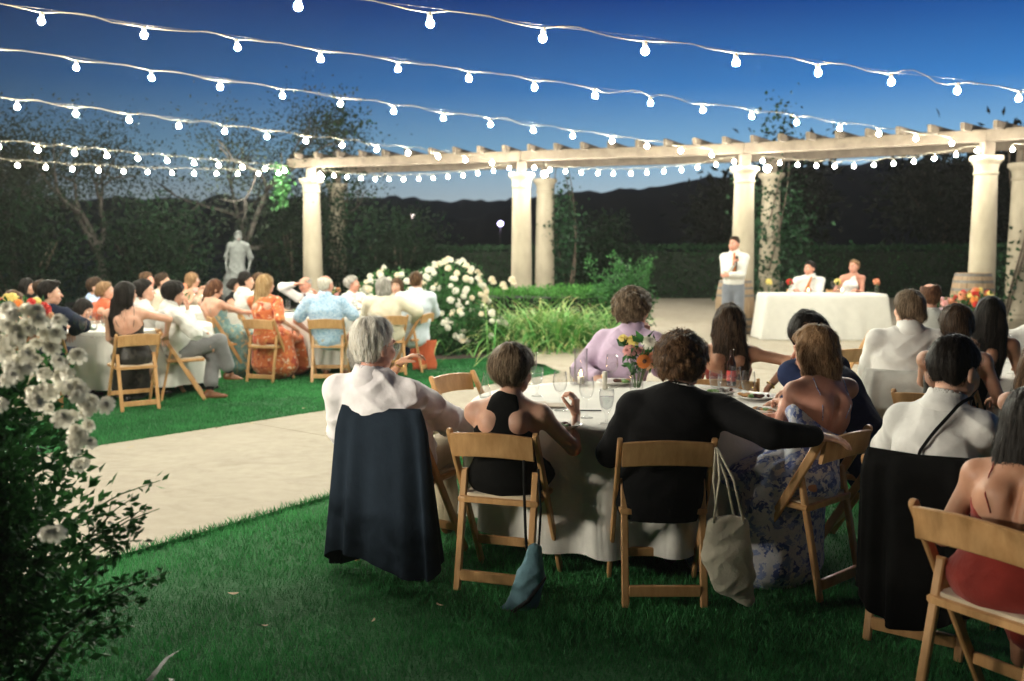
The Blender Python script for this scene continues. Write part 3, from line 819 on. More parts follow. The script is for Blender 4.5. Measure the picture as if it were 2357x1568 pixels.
def w_dress(c, mat, neckline='straight', hem=.35, e=.009, straps=None, amp=.006, full=.0, sleeves=None):
    tr = c['torso']; pr = [infl(tr[0], e + .006), infl(tr[1], e), infl(tr[2], e)]
    if neckline in ('halter', 'crew'): pr += [infl(q, e) for q in c['yoke'][1:2]]
    if neckline == 'crew': pr += [infl(q, e) for q in c['yoke']]
    if c['fem']:
        for s_ in (-1, 1):
            b = c['chest'] + c['fs'] * .085 + c['rs'] * s_ * .065; pr.append((b, b + c['sd'] * .001, c['rs'], .066, .066, .066, .066))
    ch, rs, fs, sd = c['chest'], c['rs'], c['fs'], c['sd']
    L = np.linalg.norm(c['Nk'] - c['P'])
    def loc(X, Y, Z):
        a, b, d = X - ch[0], Y - ch[1], Z - ch[2]
        return a * rs[0] + b * rs[1] + d * rs[2], a * fs[0] + b * fs[1] + d * fs[2], a * sd[0] + b * sd[1] + d * sd[2]
    clips = []
    if neckline == 'straight': clips.append(lambda X, Y, Z: (lambda u, v, w: w - (.01 + .35 * v))(*loc(X, Y, Z)))
    if neckline == 'low': clips.append(lambda X, Y, Z: (lambda u, v, w: w - (-.045 + .55 * v + 1.5 * u * u))(*loc(X, Y, Z)))
    if neckline == 'halter':
        zz = np.array([-.2, -.06, .0, .05, .11, .19, .25]) * L / .45; ww = [.35, .20, .150, .116, .088, .066, .066]
        clips.append(lambda X, Y, Z: (lambda u, v, w: (np.abs(u) - np.interp(w, zz, ww)) * .8)(*loc(X, Y, Z)))
    ob, S = sheet(c, 'dress', pr, mat, .035, clips, amp * .4, fine=.85, seed=2)
    # skirt
    P, fw, rt = c['P'], c['fw'], c['rt']
    if c['stand']: sk = [(P + UP * .1, P - UP * .3, rt, .15, .12, .22 + full, .19 + full), (P - UP * .3, V3(P[0], P[1], hem), rt, .22 + full, .19 + full, .3 + full, .27 + full)]
    else:
        kn = (c['LG'][-1]['th'][1] + c['LG'][1]['th'][1]) / 2; hm_ = V3(kn[0], kn[1], hem) + fw * .05
        sk = [(P - fw * .03, P + (kn - P) * .5, rt, .19, .105, .2 + full, .1), (P + (kn - P) * .5, kn + fw * .0, rt, .2 + full, .1, .19 + full, .085),
              (kn, hm_, rt, .18 + full, .085, .2 + full * 1.5, .10 + full * .5)]
        for l in c['LG'].values(): sk.append(infl(l['th'], .014))
        if full: sk.append((P + fw * .1, P + fw * .15 - UP * (P[2] - hem - .06), rt, .2 + full, .15, .22 + full * 1.4, .2))
    o2, _ = sheet(c, 'skirt', sk, mat, .04, amp=amp * 2.2, freq=11, seed=4)
    if o2 is not None and ob is not None: o2.parent = ob
    if sleeves:
        sp = []
        for a in c['arms'].values(): sp += [infl(part_of(a['up'], sleeves), .022, .03)]
        sp += [infl(q, e + .004) for q in c['yoke']]
        o3, _ = sheet(c, 'sleeves', sp, mat, .03, amp=.008, seed=8); o3.parent = ob
    if straps:
        B = c['B']
        for s_ in (-1, 1):
            mb = MB(); p0 = ch + rs * s_ * .075 - fs * .13 - sd * .02; p1 = c['Nk'] - sd * .02 + rs * s_ * .085 - fs * .0 + sd * .06; p2 = ch + rs * s_ * .07 + fs * .15 + sd * .03
            pts = np.array([p0 + (p1 - p0) * t for t in np.linspace(0, 1, 8)] + [p1 + (p2 - p1) * t for t in np.linspace(.1, 1, 7)])
            for _ in range(4): pts = pts - B.grad(pts, .01) * (B.sample(pts) - .003)[:, None]
            mb.tube(pts, straps, 5); mb.build('strap', MATS[mat], ob, True)
    return ob, S
def w_socks(c, mat):
    for l in c['LG'].values():
        q = l['ca']; a = q[0] + (q[1] - q[0]) * .55; S = Solid(np.minimum(a, q[1]) - .08, np.maximum(a, q[1]) + .08, .01); S.cap(a, q[1], q[2], q[5] + .014, q[6] + .014, q[5] + .006, q[6] + .006, .01); v, f = S.surface(1); obj('sock', np_mesh('sock', v, f, MATS[mat]), c['o'])
def w_tie(c, mat):
    B = c['B']; t = np.linspace(0, 1, 9); a = c['Nk'] + c['fs'] * .14; b = c['waist'] + c['fs'] * .16
    pts = np.array([a + (b - a) * x for x in t])
    for _ in range(5): pts = pts - B.grad(pts, .012) * (B.sample(pts) - .03)[:, None]
    mb = MB(); v = []; f = []
    for i, p in enumerate(pts):
        w = .012 + .03 * t[i] if i < 8 else .006
        v += [p - c['rs'] * w, p + c['fs'] * .008, p + c['rs'] * w]
    for i in range(8): f += [(i * 3, i * 3 + 1, i * 3 + 4, i * 3 + 3), (i * 3 + 1, i * 3 + 2, i * 3 + 5, i * 3 + 4)]
    mb.add(v, f); mb.tube([pts[0] + UP * .01, pts[0] - UP * .025], [.018, .011], 8); return mb.build('necktie', MATS[mat], c['o'])
def w_ring(c, name, mat, where, r=.003, size=None):
    """bracelet, watch or necklace"""
    mb = MB()
    if where == 'neck':
        nk = c['neck'][0]; d = unit(nk[1] - nk[0]); o_ = c['Nk'] + d * .012; ra = nk[3] + .012
        x, y = c['rs'], np.cross(d, c['rs'])
    else:
        a = c['arms'][where]; d = unit(a['W'] - a['E']); o_ = a['W'] - d * .025; ra = (size or .029); x = unit(np.cross(d, UP)); y = np.cross(d, x)
    n = 40 if where == 'neck' else 16
    pts = [o_ + (x * math.cos(t) + y * math.sin(t)) * ra for t in np.linspace(0, 2 * math.pi, n + 1)]
    if where == 'neck':
        for p in pts[:-1]: mb.lathe([(.0005, -.0036), (.0032, 0), (.0005, .0036)], 6, p)
    else: mb.tube(pts, r, 6, False)
    mb.build(name, MATS[mat], c['o'], True)
def w_glasses(c, mat='dark_metal'):
    hl = c['hl']; mb = MB()
    for s_ in (-1, 1):
        cc = (s_ * .033, .104, .0)
        mb.tube([hl(cc[0] + .023 * math.cos(t), cc[1] - .004 * abs(math.cos(t)) - (.006 if s_ * math.cos(t) > 0 else 0), cc[2] + .017 * math.sin(t)) for t in np.linspace(0, 2 * math.pi, 17)], .0016, 5, False)
        mb.tube([hl(s_ * .056, .095, .004), hl(s_ * .077, .06, .006), hl(s_ * .083, -.005, .004), hl(s_ * .08, -.025, -.02)], .0016, 5)
    mb.tube([hl(-.011, .103, .005), hl(0, .106, .007), hl(.011, .103, .005)], .0016, 5)
    mb.build('eyeglasses', MATS[mat], c['o'], True)
def w_braces(c, mat='black_cloth'):
    B = c['B']; ch, rs, fs, sd = c['chest'], c['rs'], c['fs'], c['sd']
    for s_ in (1,):
        mb = MB()
        p0 = c['P'] - fs * .2 + UP * .05; p1 = ch - fs * .2 + sd * .0; p2 = c['Nk'] + rs * s_ * .09 + sd * .05
        p3 = ch + rs * s_ * .09 + fs * .2
        ks = [p0, p1, p1 + (p2 - p1) * .5 - fs * .02, p2, p3]
        pts = np.array([ks[int(i)] + (ks[min(4, int(i) + 1)] - ks[int(i)]) * (i - int(i)) for i in np.linspace(0, 3.99, 26)])
        for _ in range(5): pts = pts - B.grad(pts, .012) * (B.sample(pts) - .040)[:, None]
        t = np.gradient(pts, axis=0); g = B.grad(pts, .012); sx = unit_rows(np.cross(t, g)) * .007
        v = np.concatenate([pts + sx, pts - sx]); n = len(pts)
        mb.add(v, [(i, i + 1, n + i + 1, n + i) for i in range(n - 1)])
        mb.build('brace', MATS[mat], c['o'])
WEAR = dict(socks=w_socks, shirt=w_shirt, jacket=w_jacket, trousers=w_trousers, shoes=w_shoes, dress=w_dress, tie=w_tie, ring=w_ring, glasses=w_glasses, braces=w_braces)
# ------------------------------------------------------------------ colours of people and their clothes
skin('skin_light', (.62, .36, .26)); skin('skin_rosy', (.60, .30, .22)); skin('skin_tan', (.46, .24, .15)); skin('skin_pale', (.70, .44, .33))
plain('lips', (.42, .13, .11), .4); plain('eye_white', (.75, .72, .68), .2); plain('eye_dark', (.03, .02, .015), .15)
hairmat('hair_black', (.008, .006, .005), (.024, .018, .014)); hairmat('hair_dark', (.030, .017, .010), (.10, .058, .032))
hairmat('hair_brown', (.070, .036, .018), (.21, .115, .058)); hairmat('hair_ash', (.10, .066, .040), (.30, .215, .14))
hairmat('hair_blond', (.34, .20, .085), (.62, .44, .24)); hairmat('hair_sand', (.21, .115, .055), (.46, .29, .16))
hairmat('hair_white', (.78, .72, .62), (.93, .91, .86)); hairmat('hair_grey', (.30, .28, .25), (.58, .55, .50)); hairmat('hair_auburn', (.085, .034, .017), (.22, .10, .05))
cloth('white_shirt', (.68, .67, .645)); cloth('bluewhite_shirt', (.62, .70, .78)); cloth('pink_shirt', (.79, .745, .765)); cloth('lavender_shirt', (.55, .42, .58))
cloth('teal_shirt', (.36, .46, .46)); cloth('blue_shirt', (.35, .47, .70)); cloth('cream_knit', (.70, .64, .50), weave=.6); cloth('navy_suit', (.020, .026, .050)); cloth('black_suit', (.008, .008, .009))
cloth('navy_blazer', (.018, .028, .075)); cloth('navy_coat', (.014, .022, .034)); cloth('black_cloth', (.006, .006, .006)); cloth('grey_suit', (.50, .50, .47)); cloth('grey_trousers', (.17, .17, .175))
cloth('khaki', (.50, .42, .30)); cloth('red_dress', (.24, .026, .018)); cloth('orange_dress', (.55, .12, .05)); cloth('bridal_white', (.85, .84, .82)); cloth('beige_cloth', (.55, .46, .36)); cloth('burnt_orange', (.55, .17, .04))
cloth('blue_trousers', (.15, .165, .20)); cloth('plum_cloth', (.12, .05, .08)); cloth('dark_trousers', (.025, .025, .03))
plain('brown_leather', (.15, .055, .02), .4, bump=.2, bs=90); plain('black_leather', (.012, .012, .012), .35); plain('dark_metal', (.05, .045, .04), .35, Metallic=.8); plain('silver', (.7, .7, .68), .25, Metallic=1.0); plain('gold', (.7, .45, .15), .3, Metallic=1.0)
plain('pearl', (.85, .82, .76), .2, .03)
pattern('blue_floral', (.68, .68, .74), [(.10, .14, .40), (.30, .36, .62), (.74, .72, .78)], 15, .53)
pattern('teal_floral', (.13, .24, .25), [(.22, .34, .32), (.42, .36, .22)], 14, .55)
pattern('orange_leafy', (.62, .16, .06), [(.42, .07, .04), (.70, .28, .10), (.78, .60, .44)], 11, .57)
pattern('blue_dots', (.26, .42, .62), [(.42, .58, .74), (.56, .68, .80)], 42, .52)
pattern('black_satin', (.020, .018, .016), [(.008, .007, .006), (.032, .028, .022)], 9, .55, rough=.38)
# ------------------------------------------------------------------ ground, lawn, path, patio
def ground_z(x, y):
    """the paved patio rises gently towards the pergola"""
    t = min(1, max(0, (y - 12.2) / 3.4)); t = t * t * (3 - 2 * t)
    u = min(1, max(0, (y - 18) / 6.5)); u = u * u * (3 - 2 * u)
    return .12 * t + .28 * u
def m_lawn():
    n = N('lawn_soil'); v = n.coord()
    a = n.noise(v, 1.2, 4); b = n.noise(v, 60, 4)
    c = n.mix(b, (.010, .065, .018), (.028, .170, .048)); c2 = n.mix(a, (.012, .085, .022), (.036, .210, .060))
    n.base(n.mix(.5, c, c2)); n.set(Roughness=.9); n.bump(b, .8, .02); return n.m
def m_concrete():
    n = N('sandy_concrete'); v = n.coord()
    a = n.noise(v, .8, 6, .65); b = n.noise(v, 9, 5, .6); g = n.noise(v, 170, 2)
    c = n.ramp(a, [(.3, (.345, .30, .232)), (.55, (.385, .338, .268)), (.75, (.42, .372, .298))])
    st = n.ramp(b, [(.35, (.90, .895, .88)), (.62, (1, 1, 1))])
    sm = n.new('ShaderNodeTexNoise'); sm.inputs['Scale'].default_value = 2.6; sm.inputs['Detail'].default_value = 8; sm.inputs['Distortion'].default_value = 1.6; n.link(n.coord((1, 1.3, 1)), sm.inputs['Vector'])
    st = n.mix(1.0, st, n.ramp(sm.outputs['Fac'], [(.30, (.86, .85, .83)), (.48, (1, 1, 1))]), 'MULTIPLY')
    c = n.mix(1.0, c, st, 'MULTIPLY')
    sp = n.ramp(g, [(.34, (.80, .79, .76)), (.5, (1, 1, 1))])
    n.base(n.mix(.6, c, n.mix(1.0, c, sp, 'MULTIPLY'))); n.set(Roughness=.82)
    h = n.new('ShaderNodeMath', operation='ADD'); n.link(b, h.inputs[0]); n.link(g, h.inputs[1])
    n.bump(h.outputs[0], .35, .006); return n.m
MATS['lawn_soil'] = m_lawn(); MATS['concrete'] = m_concrete()
plain('bed_soil', (.035, .024, .016), .95, .4, 20, .8, 40, .02)
plain('bark', (.10, .075, .055), .9, .3, 12, .6, 50, .01, (1, 1, .3)); plain('pale_bark', (.06, .052, .045), .9, .3, 12, .6, 50, .01, (1, 1, .3))
plain('stone_cream', (.33, .286, .212), .85, .22, 3.2, .6, 45, .01, (1, 1, .45))
woodmat('pergola_wood', (.105, .082, .060), (.185, .148, .108), (.6, .6, .6), .8, .3)

g = np_mesh('ground', [(-400, -40, -.02), (400, -40, -.02), (400, 370, -.02), (-400, 370, -.02)], [(0, 1, 2, 3)], MATS['lawn_soil'], False)
tag(obj('ground', g), kind='structure')
# the lawn: gently uneven sheet in front of the camera
nx, ny = 90, 70
xs = np.linspace(-14, 14, nx); ys = np.linspace(-2, 26, ny)
Xg, Yg = np.meshgrid(xs, ys)
Zg = -.004 + .012 * vnoise(np.stack([Xg * .9, Yg * .9, Xg * 0], -1)) + np.clip((Yg - 18) / 6.5, 0, 1) * .26
vv = np.stack([Xg, Yg, Zg], -1).reshape(-1, 3)
ii = (np.arange(ny - 1)[:, None] * nx + np.arange(nx - 1)).ravel()
tag(obj('lawn', np_mesh('lawn', vv, np.stack([ii, ii + 1, ii + nx + 1, ii + nx], 1), MATS['lawn_soil'])), kind='structure')

PATH = [(-9.2, 1.35), (-3.42, 8.14), (-1.84, 9.98), (.62, 12.85), (.45, 13.55), (-.25, 14.1), (-.3, 15.0), (1.6, 15.5), (2.3, 16.6), (2.2, 24.4), (15, 24.4), (15, 8.6), (4.5, 9.3), (1.55, 10.3), (.1, 8.3), (-1.2, 6.45), (-2.12, 5.13), (-6.2, -.8)]
def in_poly(x, y, poly):
    c = np.zeros(np.shape(x), bool); n = len(poly)
    for i in range(n):
        x0, y0 = poly[i]; x1, y1 = poly[(i + 1) % n]
        m = ((y0 > y) != (y1 > y)) & (x < (x1 - x0) * (y - y0) / (y1 - y0 + 1e-12) + x0); c ^= m
    return c
bm = bmesh.new()
bm.faces.new([bm.verts.new((x, y, 0)) for x, y in PATH])
def cut(co, no):
    bmesh.ops.bisect_plane(bm, geom=bm.verts[:] + bm.edges[:] + bm.faces[:], plane_co=co, plane_no=no)
for y in np.arange(12, 25, .5): cut((0, y, 0), (0, 1, 0))
for x in np.arange(-8, 15, 1.0): cut((x, 0, 0), (1, 0, 0))
pd = unit(V3(.62, .785, 0)); joints = []
for k in (-.2, 3.1, 6.4, 9.8, 13.2):                              # sawn joints across the path
    c = V3(-3.4, 6.0, 0) + pd * k; joints.append(c)
    for e in (-.009, 0, .009): cut(c + pd * e, pd)
bmesh.ops.triangulate(bm, faces=bm.faces[:])
for v in bm.verts:
    v.co.z = .012 + ground_z(v.co.x, v.co.y)
    for c in joints:
        if abs((np.array(v.co) - c)[:2].dot(pd[:2])) < .004: v.co.z -= .010
me = bpy.data.meshes.new('path'); bm.to_mesh(me); bm.free(); me.materials.append(MATS['concrete'])
tag(obj('path', me), kind='structure')
BED = [(-7.5, 15.6), (-2.4, 15.2), (-1.2, 14.4), (.0, 14.9), (1.6, 15.5), (2.3, 16.6), (2.2, 24.4), (-16, 24.4), (-16, 17)]
bv = [(x, y, .016 + (.0 if y < 18 else .3)) for x, y in BED]
tag(obj('planting_bed', np_mesh('planting_bed', bv, [tuple(range(len(bv)))], MATS['bed_soil'], False)), kind='structure')

# grass blades
def blades(n, y0, y1, h, w, seed, xlim=None):
    r = np.random.default_rng(seed); out = []; got = 0
    while got < n:
        m = 3 * n; y = y0 + (y1 - y0) * r.random(m); x = (r.random(m) * 2 - 1) * (.56 * y + .3)
        ok = ~in_poly(x, y, PATH) & ~in_poly(x, y, BED)
        # the sheared edge stands a little proud of the path
        q = np.stack([x[ok], y[ok]], 1); out.append(q); got += len(q)
    p = np.concatenate(out)[:n]
    clump = vnoise(np.stack([p[:, 0] * 3, p[:, 1] * 3, p[:, 0] * 0], 1))
    hh = h * (.65 + .5 * r.random(n) + .25 * clump); a = r.random(n) * 2 * math.pi; b = r.random(n) * 2 * math.pi
    z0 = -.008 + np.clip((p[:, 1] - 18) / 6.5, 0, 1) * .26
    base = np.column_stack([p, z0]); sd = np.column_stack([np.cos(a), np.sin(a), a * 0]) * (w * (.7 + .6 * r.random(n)))[:, None]
    tip = base + np.column_stack([np.cos(b) * .45 * hh, np.sin(b) * .45 * hh, hh])
    v = np.stack([base - sd, base + sd, tip], 1).reshape(-1, 3)
    big = vnoise(np.stack([p[:, 0] * .8 + 7, p[:, 1] * .8, p[:, 0] * 0 + 2], 1)); mid_ = vnoise(np.stack([p[:, 0] * 8, p[:, 1] * 8, p[:, 0] * 0 + 5], 1))
    at_ = np.clip(.42 + .22 * clump + .28 * big + .15 * mid_ + .24 * r.normal(size=n), 0, 1)
    return v, np.repeat(at_, 3)
parts = [blades(150000, 2.6, 6.8, .036, .0022, 1), blades(110000, 6.8, 10.5, .036, .0036, 2), blades(110000, 10.5, 17.5, .036, .007, 3)]
# ragged fringe along the edges of the path
r_ = np.random.default_rng(5); fr = []
for a, b in zip(PATH, PATH[1:] + PATH[:1]):
    a = np.array(a); b = np.array(b); L = np.linalg.norm(b - a); m = int(L * 420)
    if min(a[1], b[1]) > 13.5 or L > 12: continue
    t = r_.random(m)[:, None]; nn = np.array([-(b - a)[1], (b - a)[0]]) / L
    fr.append(a + (b - a) * t + nn * (r_.normal(size=(m, 1)) * .012 - .0))
fr = np.concatenate(fr); n = len(fr); a = r_.random(n) * 6.28; hh = .03 + .03 * r_.random(n)
base = np.column_stack([fr, np.zeros(n)]); sd = np.column_stack([np.cos(a), np.sin(a), a * 0]) * .004
tip = base + np.column_stack([r_.normal(size=n) * .025, r_.normal(size=n) * .025, hh])
parts.append((np.stack([base - sd, base + sd, tip], 1).reshape(-1, 3), np.repeat(r_.random(n) * .6, 3)))
v = np.concatenate([p[0] for p in parts]); aa = np.concatenate([p[1] for p in parts])
leafmat('grass_blade', (.020, .130, .038), (.085, .410, .125), .6, .25)
tag(obj('grass', np_mesh('grass', v, np.arange(len(v)).reshape(-1, 3), MATS['grass_blade'], False, None, aa)), 'short mown green lawn grass', 'grass', kind='stuff')
# fallen leaves and petals on the path and the lawn
plain('dry_leaf', (.42, .33, .20), .8); LEAF = None
def fallen(px, py, s):
    global LEAF
    if LEAF is None:
        mb = MB(); ring = [(math.cos(t) * (1 + .15 * math.sin(3 * t)), .55 * math.sin(t)) for t in np.linspace(0, 6.28, 13)[:-1]]
        mb.add([(0, 0, .1)] + [(x, y, .25 * x * x + .2 * y * y) for x, y in ring], [(0, i + 1, (i + 1) % 12 + 1) for i in range(12)]); LEAF = mb.mesh('fallen_leaf', MATS['dry_leaf'], True)
    p = G(px, py, .035)
    o = obj('fallen_leaf', LEAF, None, p, (random.uniform(-.3, .3), random.uniform(-.3, .3), random.uniform(0, 6)), s)
    tag(o, 'small dry fallen leaf lying on the grass or path edge', 'leaf', 'fallen leaves by the path')
for q in ((535, 1367, .028), (580, 975, .03), (612, 968, .022), (300, 1030, .03), (268, 1036, .025), (1012, 1393, .02), (700, 940, .02), (500, 986, .03), (745, 905, .02), (430, 1000, .02), (610, 1440, .015), (860, 1428, .014)): fallen(*q)
# ------------------------------------------------------------------ plants
def leaves(p, d, size, aspect=.45, fold=.25, r=rng, av=None):
    n = len(p); d = unit_rows(np.asarray(d, float)); q = r.normal(size=(n, 3)); s = unit_rows(np.cross(d, q)); u = np.cross(s, d)
    size = np.asarray(size) * np.ones(n); L = d * size[:, None]; W = s * (size * aspect)[:, None] * .5; F = u * (size * fold)[:, None] * .3
    v = np.stack([p, p + L * .45 + W + F, p + L - F * .5, p + L * .45 - W + F], 1).reshape(-1, 3)
    i = np.arange(n)[:, None] * 4; f = i + np.array([[0, 1, 2, 3]])
    if av is None: av = r.random(n)
    return v, f, np.repeat(av, 4)
def ballpts(n, c, rad, r, shell=.55):
    d = unit_rows(r.normal(size=(n, 3))); t = (shell + (1 - shell) * r.random(n)) [:, None]
    lump = 1 + .22 * vnoise(d * 2.3 + np.asarray(c)[None] * 1.7) + .12 * vnoise(d * 5.1 + 9)
    return np.asarray(c) + d * np.asarray(rad) * t * lump[:, None], d
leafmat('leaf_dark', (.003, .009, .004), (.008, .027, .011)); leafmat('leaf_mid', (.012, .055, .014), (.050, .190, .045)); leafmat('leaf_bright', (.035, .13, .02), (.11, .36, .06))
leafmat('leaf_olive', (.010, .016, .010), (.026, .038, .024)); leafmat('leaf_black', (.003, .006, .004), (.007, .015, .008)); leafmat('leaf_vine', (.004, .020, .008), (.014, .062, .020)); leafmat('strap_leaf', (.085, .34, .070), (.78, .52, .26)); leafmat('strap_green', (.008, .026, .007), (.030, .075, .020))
leafmat('petal_white', (.66, .62, .50), (.88, .86, .77), .6, .3); leafmat('petal_cream', (.70, .58, .40), (.85, .75, .58), .6, .2)
for nm, c in dict(petal_pink=(.85, .42, .40), petal_orange=(.88, .30, .07), petal_yellow=(.88, .72, .22), petal_peach=(.88, .52, .32), petal_red=(.62, .04, .03), petal_coral=(.80, .32, .18), petal_lilac=(.5, .36, .42)).items(): leafmat(nm, tint(c, .75), c, .6, .2)
plain('stem_green', (.06, .14, .03), .6); plain('flower_eye', (.10, .04, .02), .8, .3, 60)

def branches(base, h, r0, levels, r, spread=.5, up=.5, mb=None, lean=(0, 0)):
    """tapered forking limbs; returns the twig ends"""
    mb = mb or MB(); ends = []
    def grow(p, d, L, rad, lv):
        pts = [p]; q = p.copy(); dd = d.copy()
        for i in range(5):
            dd = unit(dd + r.normal(size=3) * .16 + UP * .05 * up); q = q + dd * L / 5; pts.append(q.copy())
        mb.tube(pts, np.linspace(rad, rad * .62, 6), 7 if lv == 0 else 5)
        if lv >= levels: ends.append((q, dd)); return
        for k in range(2 + (r.random() < .6)):
            nd = unit(dd + r.normal(size=3) * spread + UP * .12); grow(q - dd * L * .05 * k, nd, L * (.62 + .2 * r.random()), rad * .62, lv + 1)
        if lv: ends.append((q, dd))
    grow(np.array(base, float), unit(V3(lean[0], lean[1], 1)), h * .34, r0, 0)
    return mb, ends
def leafy(ends, n, spread, size, r, droop=0., zc=None):
    E = np.array([e[0] for e in ends]); i = r.integers(0, len(E), n)
    p = E[i] + r.normal(size=(n, 3)) * spread; d = r.normal(size=(n, 3)) + V3(0, 0, -droop) + .5 * (p - E[i]) / spread
    return p, d
def tree(name, label, base, h, r0, levels, nleaf, lsize, lm, bark, seed, spread=.6, lspread=.4, lean=(0, 0), group=None):
    r = np.random.default_rng(seed); o = empty(name, base); tag(o, label, 'tree', group)
    mb, ends = branches((0, 0, -.05), h, r0, levels, r, spread, .5, None, lean); mb.build('trunk', MATS[bark], o, True)
    p, d = leafy(ends, nleaf, lspread, lsize, r)
    cl = vnoise(p * 1.1 + seed) * .25 + .5 + .25 * r.normal(size=len(p))
    v, f, a = leaves(p, d, lsize * (.7 + .6 * r.random(nleaf)), .4, .25, r, np.clip(cl, 0, 1))
    obj('crown', np_mesh('crown', v, f, MATS[lm], False, None, a), o); return o
def shrub(name, label, c, rad, n, lsize, lm, seed, group=None, aspect=.5, shell=.5, cat='shrub', up=.3):
    r = np.random.default_rng(seed); c = np.array(c, float); o = empty(name, (c[0], c[1], 0 if c[1] < 18 else .26)); tag(o, label, cat, group); off = c - np.array(o.location)
    p, d = ballpts(n, off, rad, r, shell); p = p[p[:, 2] > -.0]; d = d[:len(p)]
    d = d + r.normal(size=d.shape) * .7 + UP * up
    cl = np.clip(.45 + .4 * vnoise(p * 3.1 + seed) + .22 * r.normal(size=len(p)), 0, 1)
    v, f, a = leaves(p, d, lsize * (.65 + .7 * r.random(len(p))), aspect, .3, r, cl)
    obj('foliage', np_mesh('foliage', v, f, MATS[lm], False, None, a), o)
    mb = MB()
    for k in range(6):
        t = r.random() * 6.28; e = off + np.array([math.cos(t) * rad[0] * .5, math.sin(t) * rad[1] * .5, rad[2] * .3])
        mb = MB(); mb.tube([(0, 0, 0), e * .5 + r.normal(size=3) * .03, e], [.018, .013, .006], 5); mb.build('stem', MATS['bark'], o, True)
    return o, off
# blossom meshes (shared)
def rose_mesh(name, mat, R_=1.0, layers=((.25, 5, .9), (.55, 6, .62), (.9, 7, .25), (1.1, 7, -.05)), eye=None):
    v, f, a = [], [], []
    for li, (rad, n, tilt) in enumerate(layers):
        for k in range(n):
            t = 6.283 * (k + .5 * li) / n + .3 * li; w = 3.6 * rad / n + .12
            dr = np.array([math.cos(t), math.sin(t), 0]); sd = np.array([-math.sin(t), math.cos(t), 0]); up = np.array([0, 0, 1.])
            b = len(v)
            for i, (q, wq) in enumerate(((.12, .3), (.5, .95), (.85, 1.0), (1.0, .55))):
                for s_ in (-1, 0, 1):
                    ang = tilt * 1.2 - .55 * q * (1 - tilt)
                    v.append((dr * rad * q * math.cos(max(0, ang) * .7) + up * rad * (q * math.sin(ang) * 1.05 + .06 * abs(s_) * (1 - 2 * (tilt < 0)) + .1 - .05 * li) + sd * s_ * w * wq * .5) * R_); a.append(.35 + .5 * q * (.7 + .3 * random.random()))
            for i in range(3):
                for j in range(2): f.append((b + i * 3 + j, b + i * 3 + j + 1, b + i * 3 + 4 + j, b + i * 3 + 3 + j))
    fm = [0] * len(f); mats = [MATS[mat]]
    if eye:
        b = len(v); mats.append(MATS[eye])
        for r2, z in ((.30, .10), (.26, .2), (.12, .26), (.02, .27)):
            for k in range(10): v.append(np.array([math.cos(k * .6283) * r2, math.sin(k * .6283) * r2, z]) * R_); a.append(.5)
        for i in range(3):
            for k in range(10): f.append((b + i * 10 + k, b + i * 10 + (k + 1) % 10, b + i * 10 + 10 + (k + 1) % 10, b + i * 10 + 10 + k)); fm.append(1)
    return np_mesh(name, np.array(v), np.array(f), mats, True, fm, a)
ROSE = rose_mesh('blossom', 'petal_white'); ROSE2 = rose_mesh('blossom', 'petal_cream')
GERB = lambda m: rose_mesh('blossom', m, 1, ((.6, 13, .12), (1.0, 18, .04), (.95, 18, .16)), 'flower_eye')
FL = {}
def bloom(parent, pos, size, mesh, d=(0, -.4, 1)):
    q = Vector(tuple(float(x) for x in d)).to_track_quat('Z', 'Y').to_euler()
    return obj('blossom', mesh, parent, pos, q, size)

# clipped hedges
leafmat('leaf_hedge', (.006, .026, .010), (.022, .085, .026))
def hedge(name, label, x0, x1, y0, y1, z0, z1, n, ls, lm, seed, slope=0.):
    r = np.random.default_rng(seed); o = empty(name, ((x0 + x1) / 2, (y0 + y1) / 2, z0)); tag(o, label, 'hedge')
    hx, hy, hz = (x1 - x0) / 2, (y1 - y0) / 2, z1 - z0
    mb = MB(); mb.box((-hx + .06, -hy + .06, -.02), (hx - .06, hy - .06, hz - .07)); mb.build('core', MATS['leaf_core'], o)
    A = np.array([2 * hx * hz, 4 * hx * hy * .8, hy * hz]); k = r.choice(3, n, p=A / A.sum())
    u, w = r.random(n) * 2 - 1, r.random(n); p = np.zeros((n, 3)); d = np.zeros((n, 3))
    m = k == 0; p[m] = np.column_stack([u[m] * hx, np.full(m.sum(), -hy), w[m] * hz]); d[m] = (0, -1, .3)
    m = k == 1; p[m] = np.column_stack([u[m] * hx, (w[m] * 2 - 1) * hy, np.full(m.sum(), hz)]); d[m] = (0, -.2, 1)
    m = k == 2; s_ = np.sign(u[m]); p[m] = np.column_stack([s_ * hx, (2 * r.random(m.sum()) - 1) * hy, w[m] * hz]); d[m] = np.column_stack([s_, s_ * 0, s_ * 0 + .3])
    p += r.normal(size=p.shape) * .035 + .05 * vnoise(p * 1.3 + seed)[:, None]; d += r.normal(size=d.shape) * .6
    v, f, a = leaves(p, d, ls * (.6 + .8 * r.random(n)), .55, .3, r, np.clip(.4 + .3 * vnoise(p * 2) + .25 * r.normal(size=n), 0, 1))
    obj('foliage', np_mesh('foliage', v, f, MATS[lm], False, None, a), o); return o
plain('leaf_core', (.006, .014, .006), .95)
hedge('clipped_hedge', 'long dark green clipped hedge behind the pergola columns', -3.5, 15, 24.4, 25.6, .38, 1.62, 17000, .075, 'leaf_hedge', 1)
hedge('box_hedge', 'low bright green box hedge at the foot of the columns', -1.1, 2.15, 16.9, 18.5, .05, .86, 9000, .05, 'leaf_bright', 2)

